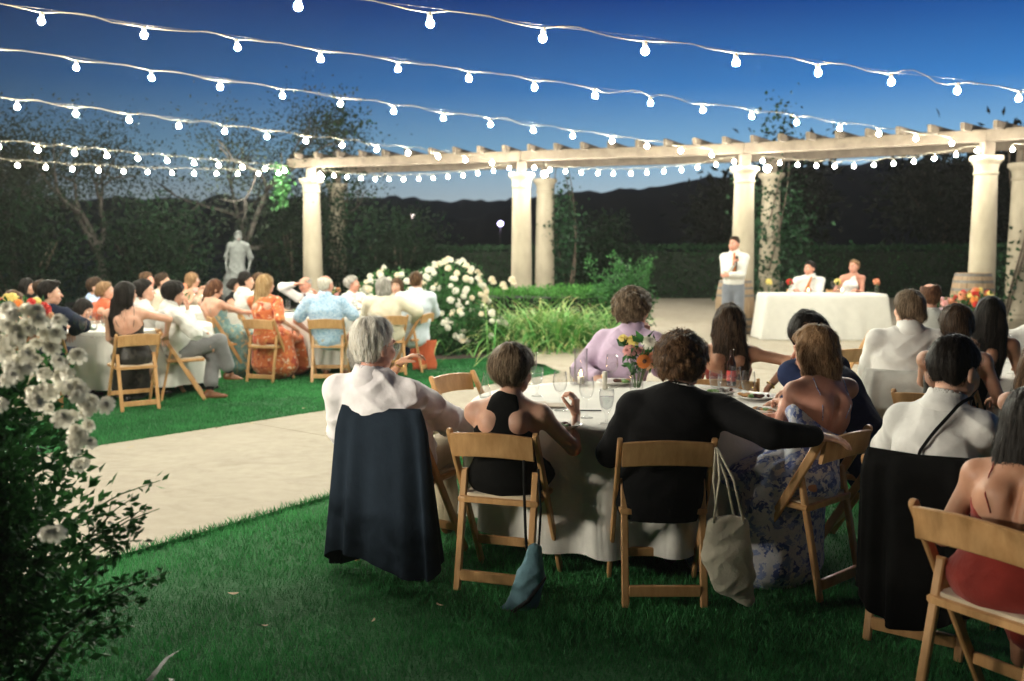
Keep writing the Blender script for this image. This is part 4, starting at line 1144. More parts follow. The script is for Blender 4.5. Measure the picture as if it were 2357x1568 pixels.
# trees
TL = 'wispy olive tree with bare grey limbs standing behind the guests'
tr = [('slender_tree', (-11.6, 23, .25), 4.3, .11, 4, 7600, .095, (.1, 0), 11, 'sparse tree with a thin crown at the far end of the dark shrubbery'),
      ('slender_tree', (-8.9, 22, .25), 4.4, .13, 4, 6600, .09, (-.35, 0), 12, 'pale limbed tree with a limb leaning away from the statue'),
      ('slender_tree', (-6.9, 23.5, .25), 5.2, .12, 4, 8400, .09, (.05, 0), 13, 'tall wispy tree with an open crown beside the statue'),
      ('slender_tree', (-14.2, 22, .25), 4.4, .12, 4, 7600, .095, (.15, 0), 14, 'dark rounded tree furthest from the pergola')]
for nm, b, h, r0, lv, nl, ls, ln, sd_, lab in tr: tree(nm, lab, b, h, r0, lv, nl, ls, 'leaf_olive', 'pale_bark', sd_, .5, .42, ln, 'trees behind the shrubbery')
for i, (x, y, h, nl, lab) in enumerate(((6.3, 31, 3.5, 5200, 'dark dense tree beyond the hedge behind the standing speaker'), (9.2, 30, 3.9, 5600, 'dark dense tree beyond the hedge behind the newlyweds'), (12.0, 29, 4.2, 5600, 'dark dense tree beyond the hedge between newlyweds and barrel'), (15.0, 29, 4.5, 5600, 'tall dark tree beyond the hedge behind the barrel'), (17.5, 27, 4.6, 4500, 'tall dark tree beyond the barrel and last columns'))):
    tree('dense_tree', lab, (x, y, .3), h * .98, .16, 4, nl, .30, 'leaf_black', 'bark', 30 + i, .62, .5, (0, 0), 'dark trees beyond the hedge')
for i, (x, y, z, rx, rz, lab) in enumerate(((-13.0, 20, .9, 1.9, 2.2, 'broad dark shrub at the end of the shrubbery'), (-10.2, 20.5, .9, 1.7, 1.9, 'dark shrub under the leaning tree'), (-7.6, 21.2, .9, 1.6, 1.7, 'dark shrub next to the statue'), (-5.1, 23.5, 1.0, 1.5, 2.3, 'tall dark shrub between the statue and the first column'), (-2.7, 23.6, .9, 1.4, 1.6, 'dark shrub behind the white roses'), (-16, 20, .9, 2.0, 2.3, 'outermost dark shrub of the shrubbery'), (2.2, 23.8, .8, .8, 1.5, 'small dark shrub right behind the second column'))):
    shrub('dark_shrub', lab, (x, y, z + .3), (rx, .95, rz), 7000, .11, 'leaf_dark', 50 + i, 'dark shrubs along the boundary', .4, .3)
# white roses
roses = [(1032, 600, 16.6, .64, 84, 'tall white rose bush thick with blossoms by the box hedge'), (905, 618, 16.3, .60, 52, 'white rose bush behind the cream sweater guest'), (985, 655, 15.9, .52, 30, 'white rose bush behind the man in the pale shirt'), (1092, 700, 15.5, .50, 26, 'low white rose bush beside the strap leaved clump'), (1015, 738, 15.3, .44, 10, 'short rose bush with few blossoms at the lawn edge'), (845, 640, 16.5, .42, 12, 'white rose bush behind the grey haired guest in white')]
for i, (px, py, Y, rad, nb, lab) in enumerate(roses):
    t = at(px, py, Y); zc = t[2] - rad; rz = min(max(rad, zc * .9), .8)
    o, off = shrub('rose_bush', lab, (t[0], Y, t[2] - rz), (rad, rad * .8, rz), 2300, .075, 'leaf_mid', 80 + i, 'white rose bushes in the planting bed')
    r = np.random.default_rng(200 + i); c = 0
    while c < nb:
        d = unit(r.normal(size=3)); 
        if d[1] > .35 or d[2] < -.25: continue
        p = off + d * np.array([rad, rad * .8, rz]) * (.98 + .12 * r.random()); bloom(o, p, .040 + .022 * r.random(), ROSE if r.random() < .75 else ROSE2, d + V3(0, -.4, .3)); c += 1
# green shrub with upright shoots
o, off = shrub('leafy_shrub', 'loose green shrub with upright shoots beside the patio', (1.85, 17.0, .62), (.62, .55, .62), 3400, .075, 'leaf_mid', 95, None, .5, .3)
r = np.random.default_rng(96)
for k in range(9):
    a = r.random() * 6.28; b = off + V3(math.cos(a) * .4, math.sin(a) * .35, .3); top = b + V3(math.cos(a) * .15, math.sin(a) * .1, .35 + .3 * r.random())
    p = b + (top - b) * r.random((90, 1)) + r.normal(size=(90, 3)) * .05; v, f, a_ = leaves(p, r.normal(size=(90, 3)) + UP, .07, .45, .3, r); tag(obj('shoot', np_mesh('shoot', v, f, MATS['leaf_mid'], False, None, a_), o), kind='stuff')
# strap leaved clumps
def strap_clump(name, label, c, n, L, w, mat, seed, spread=1.0, cat='plant', tipv=.75):
    r = np.random.default_rng(seed); o = empty(name, c); tag(o, label, cat); st = 6
    a = r.random(n) * 6.283; el = R(25) + R(62) * r.random(n) ** .8; ln = L * (.6 + .5 * r.random(n)); bx = r.normal(size=(n, 2)) * .16 * spread
    p = np.column_stack([bx, np.zeros(n)]); P = [p]; e = el.copy()
    for i in range(st):
        p = p + np.column_stack([np.cos(a) * np.cos(e), np.sin(a) * np.cos(e), np.sin(e)]) * (ln / st)[:, None]; P.append(p); e = e - .27 * (.5 + r.random(n))
    P = np.stack(P, 1); sd = np.column_stack([-np.sin(a), np.cos(a), a * 0])[:, None] * w * np.array([.7, 1, 1, .9, .75, .5, .08])[None, :, None]
    v = np.stack([P + sd, P - sd], 2).reshape(-1, 3); m = st + 1
    b = (np.arange(n) * m * 2)[:, None] + np.arange(st) * 2; f = np.stack([b, b + 1, b + 3, b + 2], -1).reshape(-1, 4)
    tv = np.clip((np.linspace(0, 1, m)[None] ** 5) * tipv * (r.random((n, 1)) ** .5) + .10 * r.random((n, 1)), 0, 1)
    obj('leaf_blades', np_mesh('leaf_blades', v, f, MATS[mat], True, None, np.repeat(tv, 2, 1).ravel()), o)
    return o
strap_clump('grass_clump', 'big arching strap leaved clump with tan tips at the patio corner', (.62, 15.6, .02), 1700, 1.12, .013, 'strap_leaf', 101, 2.6, tipv=1.0)
strap_clump('grass_clump', 'smaller strap leaved clump between the roses and the box hedge', (-.35, 16.0, .02), 500, .8, .012, 'strap_leaf', 102, 1.8)
strap_clump('strap_plant', 'dark strap leaved plant at the foot of the white flowering bush', (-1.42, 2.05, .0), 240, .85, .013, 'strap_green', 103, 1.6, tipv=.55)
# the flowering bush close by
r = np.random.default_rng(111)
FB = empty('flowering_bush', (-1.74, 3.12, 0)); tag(FB, 'leafy bush with white blossoms spilling over the path near the guests', 'bush')
cs = [((-.15, 0, 1.02), (.48, .36, .40)), ((-.08, .0, .72), (.48, .36, .42)), ((-.06, .05, .42), (.44, .34, .42)), ((-.25, .05, 1.15), (.42, .34, .28))]
P_, D_ = [], []
for c, rad in cs:
    p, d = ballpts(5200, c, rad, r, .3); P_.append(p); D_.append(d)
p = np.concatenate(P_); d = np.concatenate(D_) + r.normal(size=(len(p), 3)) * .6 + UP * .2; p, d = p[p[:, 2] > .02], d[p[:, 2] > .02]
v, f, a = leaves(p, d, .030 + .022 * r.random(len(p)), .55, .3, r, np.clip(.35 + .35 * vnoise(p * 6) + .25 * r.normal(size=len(p)), 0, 1)); leafmat('leaf_bush', (.024, .085, .026), (.085, .270, .075), .5, .3); obj('foliage', np_mesh('foliage', v, f, MATS['leaf_bush'], False, None, a), FB)
for k in range(12):
    t = r.random() * 6.28; e = V3(math.cos(t) * .35, math.sin(t) * .3, .7 + .4 * r.random()); mb = MB(); mb.tube([(0, 0, 0), e * .5 + r.normal(size=3) * .04, e], [.016, .012, .005], 5); mb.build('stem', MATS['bark'], FB, True)
FO = np.array(FB.location)
for px, py, Y in [(q[0], q[1], q[2]) for q in ((15, 752, 2.9), (52, 757, 2.85), (92, 742, 2.9), (30, 790, 2.8), (68, 782, 2.8), (105, 772, 2.85), (10, 812, 2.75), (45, 770, 2.7), (84, 735, 3.0), (110, 720, 3.0), (20, 730, 3.05), (60, 735, 3.0), (128, 800, 2.9), (104, 822, 2.8), (140, 838, 2.85), (160, 868, 2.85), (118, 872, 2.8), (150, 826, 2.95), (186, 905, 2.9), (204, 925, 2.9), (222, 938, 2.95), (170, 905, 2.8), (150, 945, 2.8), (128, 905, 2.75), (196, 945, 2.85), (180, 985, 2.85), (168, 1015, 2.8), (196, 1030, 2.9), (185, 1068, 2.85), (150, 985, 2.75), (40, 860, 2.6), (20, 895, 2.6), (75, 905, 2.65), (95, 880, 2.7), (12, 845, 2.6), (108, 1218, 2.4), (60, 815, 2.7), (0, 775, 2.7), (36, 735, 2.9))]:
    for k in range(2):
        p = at(px + r.normal() * 16, py + r.normal() * 16, min(Y, 2.74) + r.normal() * .03) - FO; bloom(FB, p, .016 + .010 * r.random(), ROSE, (r.normal() * .5 + .3, -.8, .7))
for k in range(16):                                                    # thin shoots reaching over the path
    p0 = V3(.30 + .1 * r.random(), -.1 + .2 * r.random(), .35 + .5 * r.random()); p1 = p0 + V3(.16 + .1 * r.random(), r.normal() * .1, .05 + .12 * r.random())
    p = p0 + (p1 - p0) * r.random((26, 1)) + r.normal(size=(26, 3)) * .012; v, f, a = leaves(p, r.normal(size=(26, 3)) + (p1 - p0) * 4, .034, .5, .2, r); mb = MB()
    q = tag(obj('shoot', np_mesh('shoot', v, f, MATS['leaf_mid'], False, None, a), FB), kind='stuff'); mb.tube([p0, (p0 + p1) / 2 + UP * .015, p1], [.003, .0025, .0012], 5); mb.build('twig', MATS['stem_green'], q, True)

for i, (x, y, z, rx, rz, lab) in enumerate(((-2.6, 2.5, .68, .66, .70, 'added shade shrub out of view next to the flowering bush'), (-3.3, 1.75, .72, .7, .74, 'added shade shrub out of view in the middle of the row'), (-3.8, .9, .72, .7, .74, 'added shade shrub out of view furthest along the row'), (-2.45, 1.35, .72, .6, .72, 'added shade shrub out of view at the back of the row'), (-1.72, 1.15, .70, .5, .70, 'added shade shrub out of view beside the dark strap leaved plant'), (-2.42, 3.78, .46, .46, .50, 'added low shade shrub hidden behind the flowering bush'))):
    shrub('shade_shrub', lab, (x, y, z), (rx, rx * .9, rz), 6500, .08, 'leaf_mid', 120 + i, None, .5, .2)  # added row out of view: keeps the fill bulbs off the near lawn
# far hills
def hills(name, Y, prof, seed, mat, depth=60, bump=2.0):
    pts = np.array([at(px, py, Y) for px, py in prof]); xs = np.linspace(pts[0, 0], pts[-1, 0], 260); z = np.interp(xs, pts[:, 0], pts[:, 2])
    z += bump * (.6 * vnoise(np.column_stack([xs * .2, xs * 0, xs * 0 + seed])) + .4 * vnoise(np.column_stack([xs * .6, xs * 0, xs * 0 + seed + 3])) + .25 * vnoise(np.column_stack([xs * 1.7, xs * 0, xs * 0 + seed])))
    rows = []
    for k, q in enumerate(np.linspace(0, 1, 14)):
        rows.append(np.column_stack([xs, np.full(260, Y - depth * (1 - q)), -2 + (z + 2) * math.sin(q * math.pi / 2) + bump * .3 * q * vnoise(np.column_stack([xs * .15, xs * 0 + k * .7, xs * 0]))]))
    rows.append(np.column_stack([xs, np.full(260, Y + depth), xs * 0 - 2]))
    v = np.concatenate(rows); i = (np.arange(len(rows) - 1)[:, None] * 260 + np.arange(259)).ravel()
    tag(obj(name, np_mesh(name, v, np.stack([i, i + 1, i + 261, i + 260], 1), MATS[mat])), kind='structure')
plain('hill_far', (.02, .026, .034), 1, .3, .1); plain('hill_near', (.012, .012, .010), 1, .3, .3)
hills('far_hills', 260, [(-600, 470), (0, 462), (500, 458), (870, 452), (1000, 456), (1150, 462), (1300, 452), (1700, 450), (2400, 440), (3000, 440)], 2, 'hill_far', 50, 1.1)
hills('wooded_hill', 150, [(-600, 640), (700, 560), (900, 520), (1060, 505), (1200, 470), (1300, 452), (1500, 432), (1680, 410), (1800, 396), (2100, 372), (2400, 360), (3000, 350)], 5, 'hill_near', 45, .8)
# ------------------------------------------------------------------ pergola
FC = [V3(-4.53, 22.7, 0), V3(.2, 21.0, 0), V3(4.48, 19.4, 0), V3(8.1, 17.2, 0), V3(10.7, 14.6, 0)]
BO = [V3(.25, 1.85, 0), V3(.55, 1.8, 0), V3(.95, 1.65, 0), V3(1.35, 1.4, 0), V3(1.65, 1.0, 0)]
PG = empty('pergola', (2.0, 20.0, .2)); tag(PG, 'curved timber pergola on cream stone columns around the patio', 'pergola')
po = np.array(PG.location)
mb = MB(); mb.box((-.30, -.30, 0), (.30, .30, .16), .012); mb.lathe([(.28, .16), (.285, .2), (.26, .24), (.24, .26), (.245, .29), (.225, .32)], 28); colb = mb.mesh('base', MATS['stone_cream'])
mb = MB(); mb.lathe([(.222, .32)] + [(.222 - .036 * (t ** 1.6), .32 + 2.42 * t) for t in np.linspace(0, 1, 10)] + [(.186, 2.75)], 32); cols = mb.mesh('shaft', MATS['stone_cream'], True)
mb = MB(); mb.lathe([(.186, 2.74), (.205, 2.76), (.205, 2.79), (.19, 2.80), (.193, 2.86), (.205, 2.92), (.235, 2.955), (.25, 2.985)], 28); mb.lathe([(.262, 2.98), (.272, 2.99), (.272, 3.055), (.262, 3.065), (.02, 3.066)], 28); colc = mb.mesh('capital', MATS['stone_cream'])
mb = MB(); mb.box((-.10, -.10, 3.055), (.10, .10, 3.305), .01); post = mb.mesh('post', MATS['pergola_wood'])
for c, b in zip(FC, BO):
    for q in (c, c + b):
        z = ground_z(q[0], q[1]); e = obj('column', None, PG, q + V3(0, 0, 3.2 - 3.066) - po); e.empty_display_size = .1
        for nm, me in (('base', colb), ('shaft', cols), ('capital', colc), ('post', post)): obj(nm, me, e)
for row in (FC, [c + b for c, b in zip(FC, BO)]):
    ext = [row[0] + unit(row[0] - row[1]) * .6] + row[1:-1] + [row[-1] + unit(row[-1] - row[-2]) * .6]
    for i in range(4):
        a, b = ext[i], ext[i + 1]; d = unit(b - a); mb = MB()
        mb.beam(a + d * .004 + UP * 3.545 - po, b - d * .004 + UP * 3.545 - po, .13, .21, UP, .01); mb.build('beam', MATS['pergola_wood'], PG)
    mb = MB()
rm = MB(); rm.beam((0, -.42, 0), (0, 2.6, 0), .075, .13, UP, .008); RM = rm.mesh('rafter', MATS['pergola_wood'])
rrow = np.concatenate([[FC[0] + unit(FC[0] - FC[1]) * .45], FC])
for i in range(5):
    a, b = rrow[i], rrow[i + 1]; L = np.linalg.norm(b - a); n = max(1, round(L / .56))
    na = BO[max(0, i - 1)]; nb = BO[i]
    for k in range(n):
        t = (k + .5) / n; p = a + (b - a) * t; nn = na + (nb - na) * t
        obj('rafter', RM, PG, p + UP * 3.682 - po, (0, 0, math.atan2(-nn[0], nn[1])))
# climbing vines on the columns
def vine(label, c, b, seed, amt, top=True, size=.095):
    r = np.random.default_rng(seed); q = c + b; o = empty('climbing_vine', (q[0], q[1], .25)); tag(o, label, 'vine', 'vines on the pergola')
    P_, D_ = [], []
    mb = MB()
    for k in range(3):
        a0 = r.random() * 6.28; pts = [V3(math.cos(a0 + t * 3) * .25, math.sin(a0 + t * 3) * .25, t * 3.4) for t in np.linspace(0, 1, 16)]
        mb = MB(); mb.tube(pts, np.linspace(.022, .01, 16), 5); mb.build('stem', MATS['bark'], o, True)
    for z, w, n in amt:
        n = int(n * 1.7); p = V3(0, 0, z) + r.normal(size=(n, 3)) * np.array([w, w * .7, .28]); P_.append(p); D_.append(r.normal(size=(n, 3)) + V3(0, -.4, -.3))
    p = np.concatenate(P_); d = np.concatenate(D_); k = p[:, 2] > .05; p, d = p[k], d[k]
    v, f, a = leaves(p, d, size * (.6 + .8 * r.random(len(p))), .75, .3, r); obj('foliage', np_mesh('foliage', v, f, MATS['leaf_vine'], False, None, a), o)
vine('leafy vine climbing the first column and tumbling over the beam end', FC[0], BO[0], 131, [(.2, .5, 500), (.8, .4, 400), (1.6, .35, 350), (2.4, .4, 420), (3.3, .35, 200), (4.2, .4, 330), (4.6, .25, 120)])
vine('leafy vine climbing the second back column', FC[1], BO[1] + V3(.45, 0, 0), 132, [(.3, .18, 120), (.9, .20, 160), (1.6, .26, 260), (2.1, .22, 160), (2.5, .12, 50)])
vine('leafy vine climbing the third column behind the speaker', FC[2], BO[2] + V3(.1, 0, 0), 133, [(.2, .4, 300), (.9, .42, 450), (1.7, .4, 450), (2.4, .35, 300), (3.4, .25, 100), (4.05, .22, 70)])
vine('bare stemmed vine with leaves low on the last column', FC[3], BO[3], 134, [(.4, .25, 160), (1.0, .22, 150), (1.5, .15, 60)])
# hanging leafy spray lit by the bulbs, left of the first column
o = empty('hanging_vine', (-5.15, 22.5, 3.5)); tag(o, 'bright leafy spray of vine hanging from the beam end', 'vine'); r = np.random.default_rng(140)
p = np.column_stack([r.normal(size=260) * .09, r.normal(size=260) * .09, -r.random(260) * .95]); v, f, a = leaves(p, r.normal(size=(260, 3)) + V3(0, -.6, -.8), .11, .7, .3, r); obj('foliage', np_mesh('foliage', v, f, MATS['leaf_mid'], False, None, a), o)
mb = MB(); mb.tube([(0, 0, .25), (.02, 0, -.3), (0, .03, -.9)], [.012, .008, .004], 5); mb.build('stem', MATS['bark'], o, True)

# ------------------------------------------------------------------ string lights
plain('wire_white', (.30, .265, .20), .6, .1); plain('socket', (.55, .52, .46), .5, .05)
emit('bulb_glow', (.98, .95, .77), BULB_POWER)
bpy.context.view_layer.update()
mb = MB(); prof = [(.004, -.1075)] + [(.029 * math.sin(t), -.079 - .029 * math.cos(t)) for t in np.linspace(.3, 2.6, 8)]; mb.lathe(prof, 12); BULB = mb.mesh('bulb', MATS['bulb_glow'], True); emit('small_bulb_glow', (1.0, .95, .84), BULB_POWER * .28); BULB_S = mb.mesh('bulb', MATS['small_bulb_glow'], True); emit('fill_bulb_glow', (1.0, .92, .76), BULB_POWER * 3.5); BULB_FILL = mb.mesh('bulb', MATS['fill_bulb_glow'], True)  # third bulb kind: extra strength, for the added fill string
mb = MB(); mb.lathe([(.004, .008), (.015, .006), (.019, -.004), (.020, -.048), (.0185, -.054), (.004, -.054)], 10); SOCK = mb.mesh('socket', MATS['socket'], True)
def light_string(label, pts, first=0, wire=.0042, sag=.03, group='string lights over the garden', seed=0, scale=1.0, bulb=None):
    """pts: the points where the bulbs hang"""
    r = np.random.default_rng(seed); pts = np.array(pts); o = empty('string_lights', pts[len(pts) // 2]); tag(o, label, 'string lights', group); c = np.array(o.location)
    W = []
    for i in range(len(pts) - 1):
        a, b = pts[i], pts[i + 1]; d = b - a; h1, h2 = r.normal() * .018, r.normal() * .018
        for t in np.linspace(0, 1, 7)[:-1]:
            W.append(a + d * t + UP * (sag * 4 * t * (1 - t) * .6 + h1 * math.sin(t * 6.28) + .02 * math.sin(t * 3.14) * r.random()) - c)
    W.append(pts[-1] - c); mb = MB(); mb.tube(W, wire, 6); mb.build('cord', MATS['wire_white'], o, True)
    mb = MB(); mb.tube([p - c + UP * (.02 + .018 * (i % 2)) for i, p in enumerate(pts)], wire * .45, 5); mb.build('support_wire', MATS['wire_white'], o, True)
    for p in pts:
        rot = (r.normal() * .08, r.normal() * .08, 0)
        e = obj('bulb', bulb or BULB, o, p - c, rot, scale); obj('socket', SOCK, e)
    return o
def bulb_line(a, b, pitch, over=0, dip=.0):
    """from the fixing b back towards a and `over` bulbs past it"""
    a, b = np.array(a), np.array(b); L = np.linalg.norm(a - b); n = round(L / pitch); st = (a - b) / n; out = []
    for k in range(1, n + 1 + over):
        t = k / (n + over); out.append(b + st * k - UP * dip * 4 * t * (1 - t))
    return out
FIX = 3.40
light_string('string of glowing bulbs passing highest over the lawn towards the unseen column', bulb_line(at(690, 0, 7.15) + UP * .03, at(690, 0, 7.15) + UP * .03 + (at(2253, 205, 10.6) - at(690, 0, 7.15)) * 1.5, 1.0, 1), seed=1)
light_string('string of glowing bulbs from the barrel column across the sky', bulb_line(at(97, 30, 9.5), FC[3] + V3(-.1, -.15, FIX), .88, 2), seed=2)
light_string('string of glowing bulbs reaching the column behind the speaker', bulb_line(at(176, 140, 11.8), FC[2] + V3(-.1, -.2, FIX), .84, 4), seed=3)
light_string('string of glowing bulbs reaching the second column', bulb_line(at(39, 232, 13.1), FC[1] + V3(-.1, -.2, FIX), .80, 5), seed=4)
light_string('string of glowing bulbs reaching the first column above the statue', bulb_line(at(86, 334, 16.0), FC[0] + V3(-.1, -.2, FIX), .74, 4), seed=5)
light_string('lower string of glowing bulbs in front of the dark trees', bulb_line(at(39, 360, 18.4), FC[0] + V3(-.25, -.25, FIX - .02), .50, 4, .12), seed=6, bulb=BULB_S)
for i, nm in enumerate(('first and second', 'second and third', 'third and fourth', 'last two')):
    a, b = FC[i] + V3(.1, -.28, FIX), FC[i + 1] + V3(-.1, -.28, FIX); L = np.linalg.norm(b - a); n = round(L / .35)
    light_string('swag of small bulbs hung along the beam between the %s columns' % nm, [a + (b - a) * (k + .5) / n - UP * (.2 * 4 * (k + .5) / n * (1 - (k + .5) / n) + .02) for k in range(n)], seed=10 + i, wire=.005, scale=.95, bulb=BULB_S)
light_string('added string of bulbs out of view lighting the near guests', [V3(-5.3, 3.3, 2.1) + V3(.4, -2.3, .05) * k / 6 for k in range(7)], seed=20, bulb=BULB_FILL)  # added out of view: stronger bulbs light the backs of the near guests
# small flood lamps behind the capitals
emit('lamp_glow', (1.0, .95, .84), BULB_POWER * .2)
for i, (px, py, Y) in enumerate(((738, 408, 22.5), (1253, 401, 20.8), (1766, 388, 19.3))):
    p = at(px, py, Y); o = empty('flood_lamp', p); tag(o, 'bright round lamp fixed beside the %s stone column head' % ('first', 'second', 'third')[i], 'lamp', 'lamps on the pergola')
    mb = MB(); mb.lathe([(.004, -.06)] + [(.06 * math.sin(t), -.06 * math.cos(t)) for t in np.linspace(.3, 2.6, 8)], 12); mb.build('globe', MATS['lamp_glow'], o, True)
    mb = MB(); mb.tube([(0, 0, .05), (0, .02, .12), (-.02, .1, .3)], .015, 6); mb.build('bracket', MATS['dark_metal'], o, True)
# lights far out in the valley
emit('street_glow', (.62, .55, 1.0), 14); emit('far_glow', (1.0, .8, .75), 6)
o = empty('street_lamp', at(1152, 515, 60) * V3(1, 1, 0)); tag(o, 'far street lamp glowing violet on a dark pole', 'street lamp'); z = at(1152, 515, 60)[2]
mb = MB(); mb.tube([(0, 0, -1), (0, 0, z + .1)], [.08, .05], 6); mb.build('pole', MATS['dark_metal'], o, True)
mb = MB(); mb.lathe([(.01, z - .16), (.14, z - .08), (.16, z), (.14, z + .08), (.01, z + .16)], 10, (0, -.12, 0)); mb.build('lamp_head', MATS['street_glow'], o, True)
o = empty('porch_lamp', at(950, 497, 95) * V3(1, 1, 0)); tag(o, 'tiny pale lamp shining on the far hillside', 'lamp'); z = at(950, 497, 95)[2]
mb = MB(); mb.tube([(0, 0, -1), (0, 0, z)], .08, 5); mb.build('pole', MATS['dark_metal'], o, True); mb = MB(); mb.lathe([(.01, z - .2), (.2, z), (.01, z + .2)], 8, (0, -.3, 0)); mb.build('lamp_head', MATS['far_glow'], o, True)

# ------------------------------------------------------------------ chairs
woodmat('chair_wood', (.45, .235, .090), (.62, .36, .165), (3, 3, .8), .36); cloth('seat_pad', (.62, .52, .38), .6)
CH = empty('folding_chair')
for s_ in (-1, 1):
    mb = MB(); mb.beam((s_ * .213, .215, .0), (s_ * .213, -.245, .785), .022, .042, (0, 1, .5), .005, True); mb.build('front_leg', MATS['chair_wood'], CH)
    mb = MB(); mb.beam((s_ * .180, -.235, .0), (s_ * .180, -.115, .575), .034, .026, (0, 1, 0), .005, True); mb.build('rear_leg', MATS['chair_wood'], CH)
mb = MB(); mb.beam((-.165, -.225, .075), (.165, -.225, .075), .022, .052, UP); mb.build('stretcher', MATS['chair_wood'], CH)
mb = MB(); mb.beam((-.203, .130, .150), (.203, .130, .150), .020, .045, UP); mb.build('stretcher', MATS['chair_wood'], CH)
def rail():
    n = 15; v = []; f = []
    for i in range(n):
        u = -1 + 2 * i / (n - 1); x = u * .203; bow = .016 * (1 - u * u); y = -.215 - bow
        zt = .772 + .010 * (1 - u * u) - .004 * abs(u); zb = .652 + .010 * (1 - u * u)
        for yy, z in ((y - .010, zb + .004), (y - .010 - .022 + .0, zt - .004), (y - .006 - .022, zt), (y + .006 - .022, zt), (y + .010 - .022, zt - .004), (y + .010, zb + .004), (y + .006, zb), (y - .006, zb)): v.append((x, yy - .012, z))
    for i in range(n - 1):
        for j in range(8): f.append((i * 8 + j, i * 8 + 8 + j, i * 8 + 8 + (j + 1) % 8, i * 8 + (j + 1) % 8))
    f.append(tuple(range(8))); f.append(tuple(reversed(range((n - 1) * 8, n * 8))))
    m = MB(); m.add(v, f); return m
rail().build('back_rail', MATS['chair_wood'], CH)
mb = MB(); mb.beam((-.190, -.165, .425), (-.190, .215, .435), .022, .034, UP); mb.beam((.190, -.165, .425), (.190, .215, .435), .022, .034, UP); mb.beam((-.179, -.155, .425), (.179, -.155, .425), .02, .034, UP); mb.beam((-.179, .205, .435), (.179, .205, .435), .02, .034, UP)
sf = MB(); sf.beam((0, -.17, .430), (0, .22, .440), .405, .030, UP, .008); sfo = sf.build('seat_frame', MATS['chair_wood'], CH)
mb = MB(); mb.beam((0, -.150, .449), (0, .205, .459), .36, .022, UP, .009); mb.build('seat_pad', MATS['seat_pad'], CH)
_ch_used = [False]
def chair(x, y, yaw, label, group='wooden folding chairs', z=0.):
    o = CH if not _ch_used[0] else copy_tree(CH); _ch_used[0] = True
    o.location = (float(x), float(y), float(z)); o.rotation_euler = (0, 0, R(yaw)); tag(o, label, 'chair', group); return o

# ------------------------------------------------------------------ tables
cloth('table_linen', (.68, .665, .62), .8, .05, .25); plain('china', (.82, .80, .76), .15, .03); plain('bread', (.45, .24, .10), .8, .3, 30); plain('salad', (.10, .20, .05), .6, .5, 60); plain('dark_food', (.08, .03, .02), .6, .5, 60)
glassmat(); glassmat('water', (.93, .95, .96)); glassmat('white_wine', (.93, .86, .60))
plain('beer_bottle', (.02, .006, .003), .1, .05); plain('red_label', (.5, .03, .03), .5); plain('candle_wax', (.82, .78, .68), .5, .03)
emit('flame', (1.0, .62, .25), 60)
def round_table(label, cx, cy, rad=.915, h=.752, hem=.13, folds=15, seed=0, gz=0., group='round dinner tables'):
    r = np.random.default_rng(seed); o = empty('round_table', (cx, cy, gz)); tag(o, label, 'table', group)
    mb = MB(); mb.lathe([(.02, h - .035), (rad - .01, h - .035), (rad, h - .03), (rad, h - .010), (rad - .01, h - .005), (.02, h - .005)], 48); mb.build('table_top', MATS['chair_wood'], o)
    for s_ in (-1, 1):
        for t_ in (-1, 1): mb = MB(); mb.tube([(s_ * .45, t_ * .32, h - .03), (s_ * .5, t_ * .36, 0)], .016, 8); mb.build('leg', MATS['dark_metal'], o, True)
    nt_ = 240; th = np.arange(nt_) * 2 * math.pi / nt_; ph = r.random(4) * 6.28; v = [(0, 0, h + .002)]; rows = []
    for q in np.linspace(.12, 1, 9): rows.append(np.column_stack([np.cos(th) * rad * q, np.sin(th) * rad * q, h + .002 + .0015 * vnoise(np.column_stack([np.cos(th) * rad * q * 7, np.sin(th) * rad * q * 7, th * 0 + seed]))]))
    rows.append(np.column_stack([np.cos(th) * (rad + .008), np.sin(th) * (rad + .008), th * 0 + h - .006]))
    fold = np.sin(folds * th + ph[0] + .8 * np.sin(3 * th + ph[1])) * .6 + np.sin((folds + 6) * th + ph[2]) * .3 + .25 * np.sin(5 * th + ph[3]); sharp = np.sign(fold) * np.abs(fold) ** .8
    for q in np.linspace(.06, 1, 14):
        rr = rad + .010 + .035 * q + sharp * (.062 * q ** .8); rows.append(np.column_stack([np.cos(th) * rr, np.sin(th) * rr, h - .01 - (h - .01 - hem) * q + .008 * q * np.sin(4 * th)]))
    v = np.concatenate([[(0, 0, h + .002)]] + rows); f = []
    t3 = [(0, 1 + j, 1 + (j + 1) % nt_) for j in range(nt_)]; k = np.arange(nt_); k2 = (k + 1) % nt_; q4 = []
    for i in range(len(rows) - 1): b = 1 + i * nt_; q4.append(np.column_stack([b + k, b + nt_ + k, b + nt_ + k2, b + k2]))
    c = obj('tablecloth', np_mesh('tablecloth', v, [np.array(t3), np.concatenate(q4)], MATS['table_linen']), None, (cx, cy, gz)); tag(c, label.replace('dinner table', 'cloth') if 0 else 'white cloth on the ' + label, 'tablecloth', 'white tablecloths')
    return o
T1 = V3(.68, 5.70, 0); T2 = V3(4.05, 7.2, 0); T3 = V3(-2.45, 13.6, 0); T4 = V3(-4.42, 11.45, 0); T5 = V3(-4.9, 14.6, 0)
round_table('round dinner table with the flower vase beside the dark suited man', *T1[:2], seed=1)
round_table('round dinner table by the guests in front of the barrel', *T2[:2], seed=2)
round_table('round dinner table of the guests by the white roses', *T3[:2], seed=3)
round_table('round dinner table beside the man in the navy suit', *T4[:2], seed=4)
round_table('round dinner table behind the red dressed guest', *T5[:2], seed=5)
TOP = .756
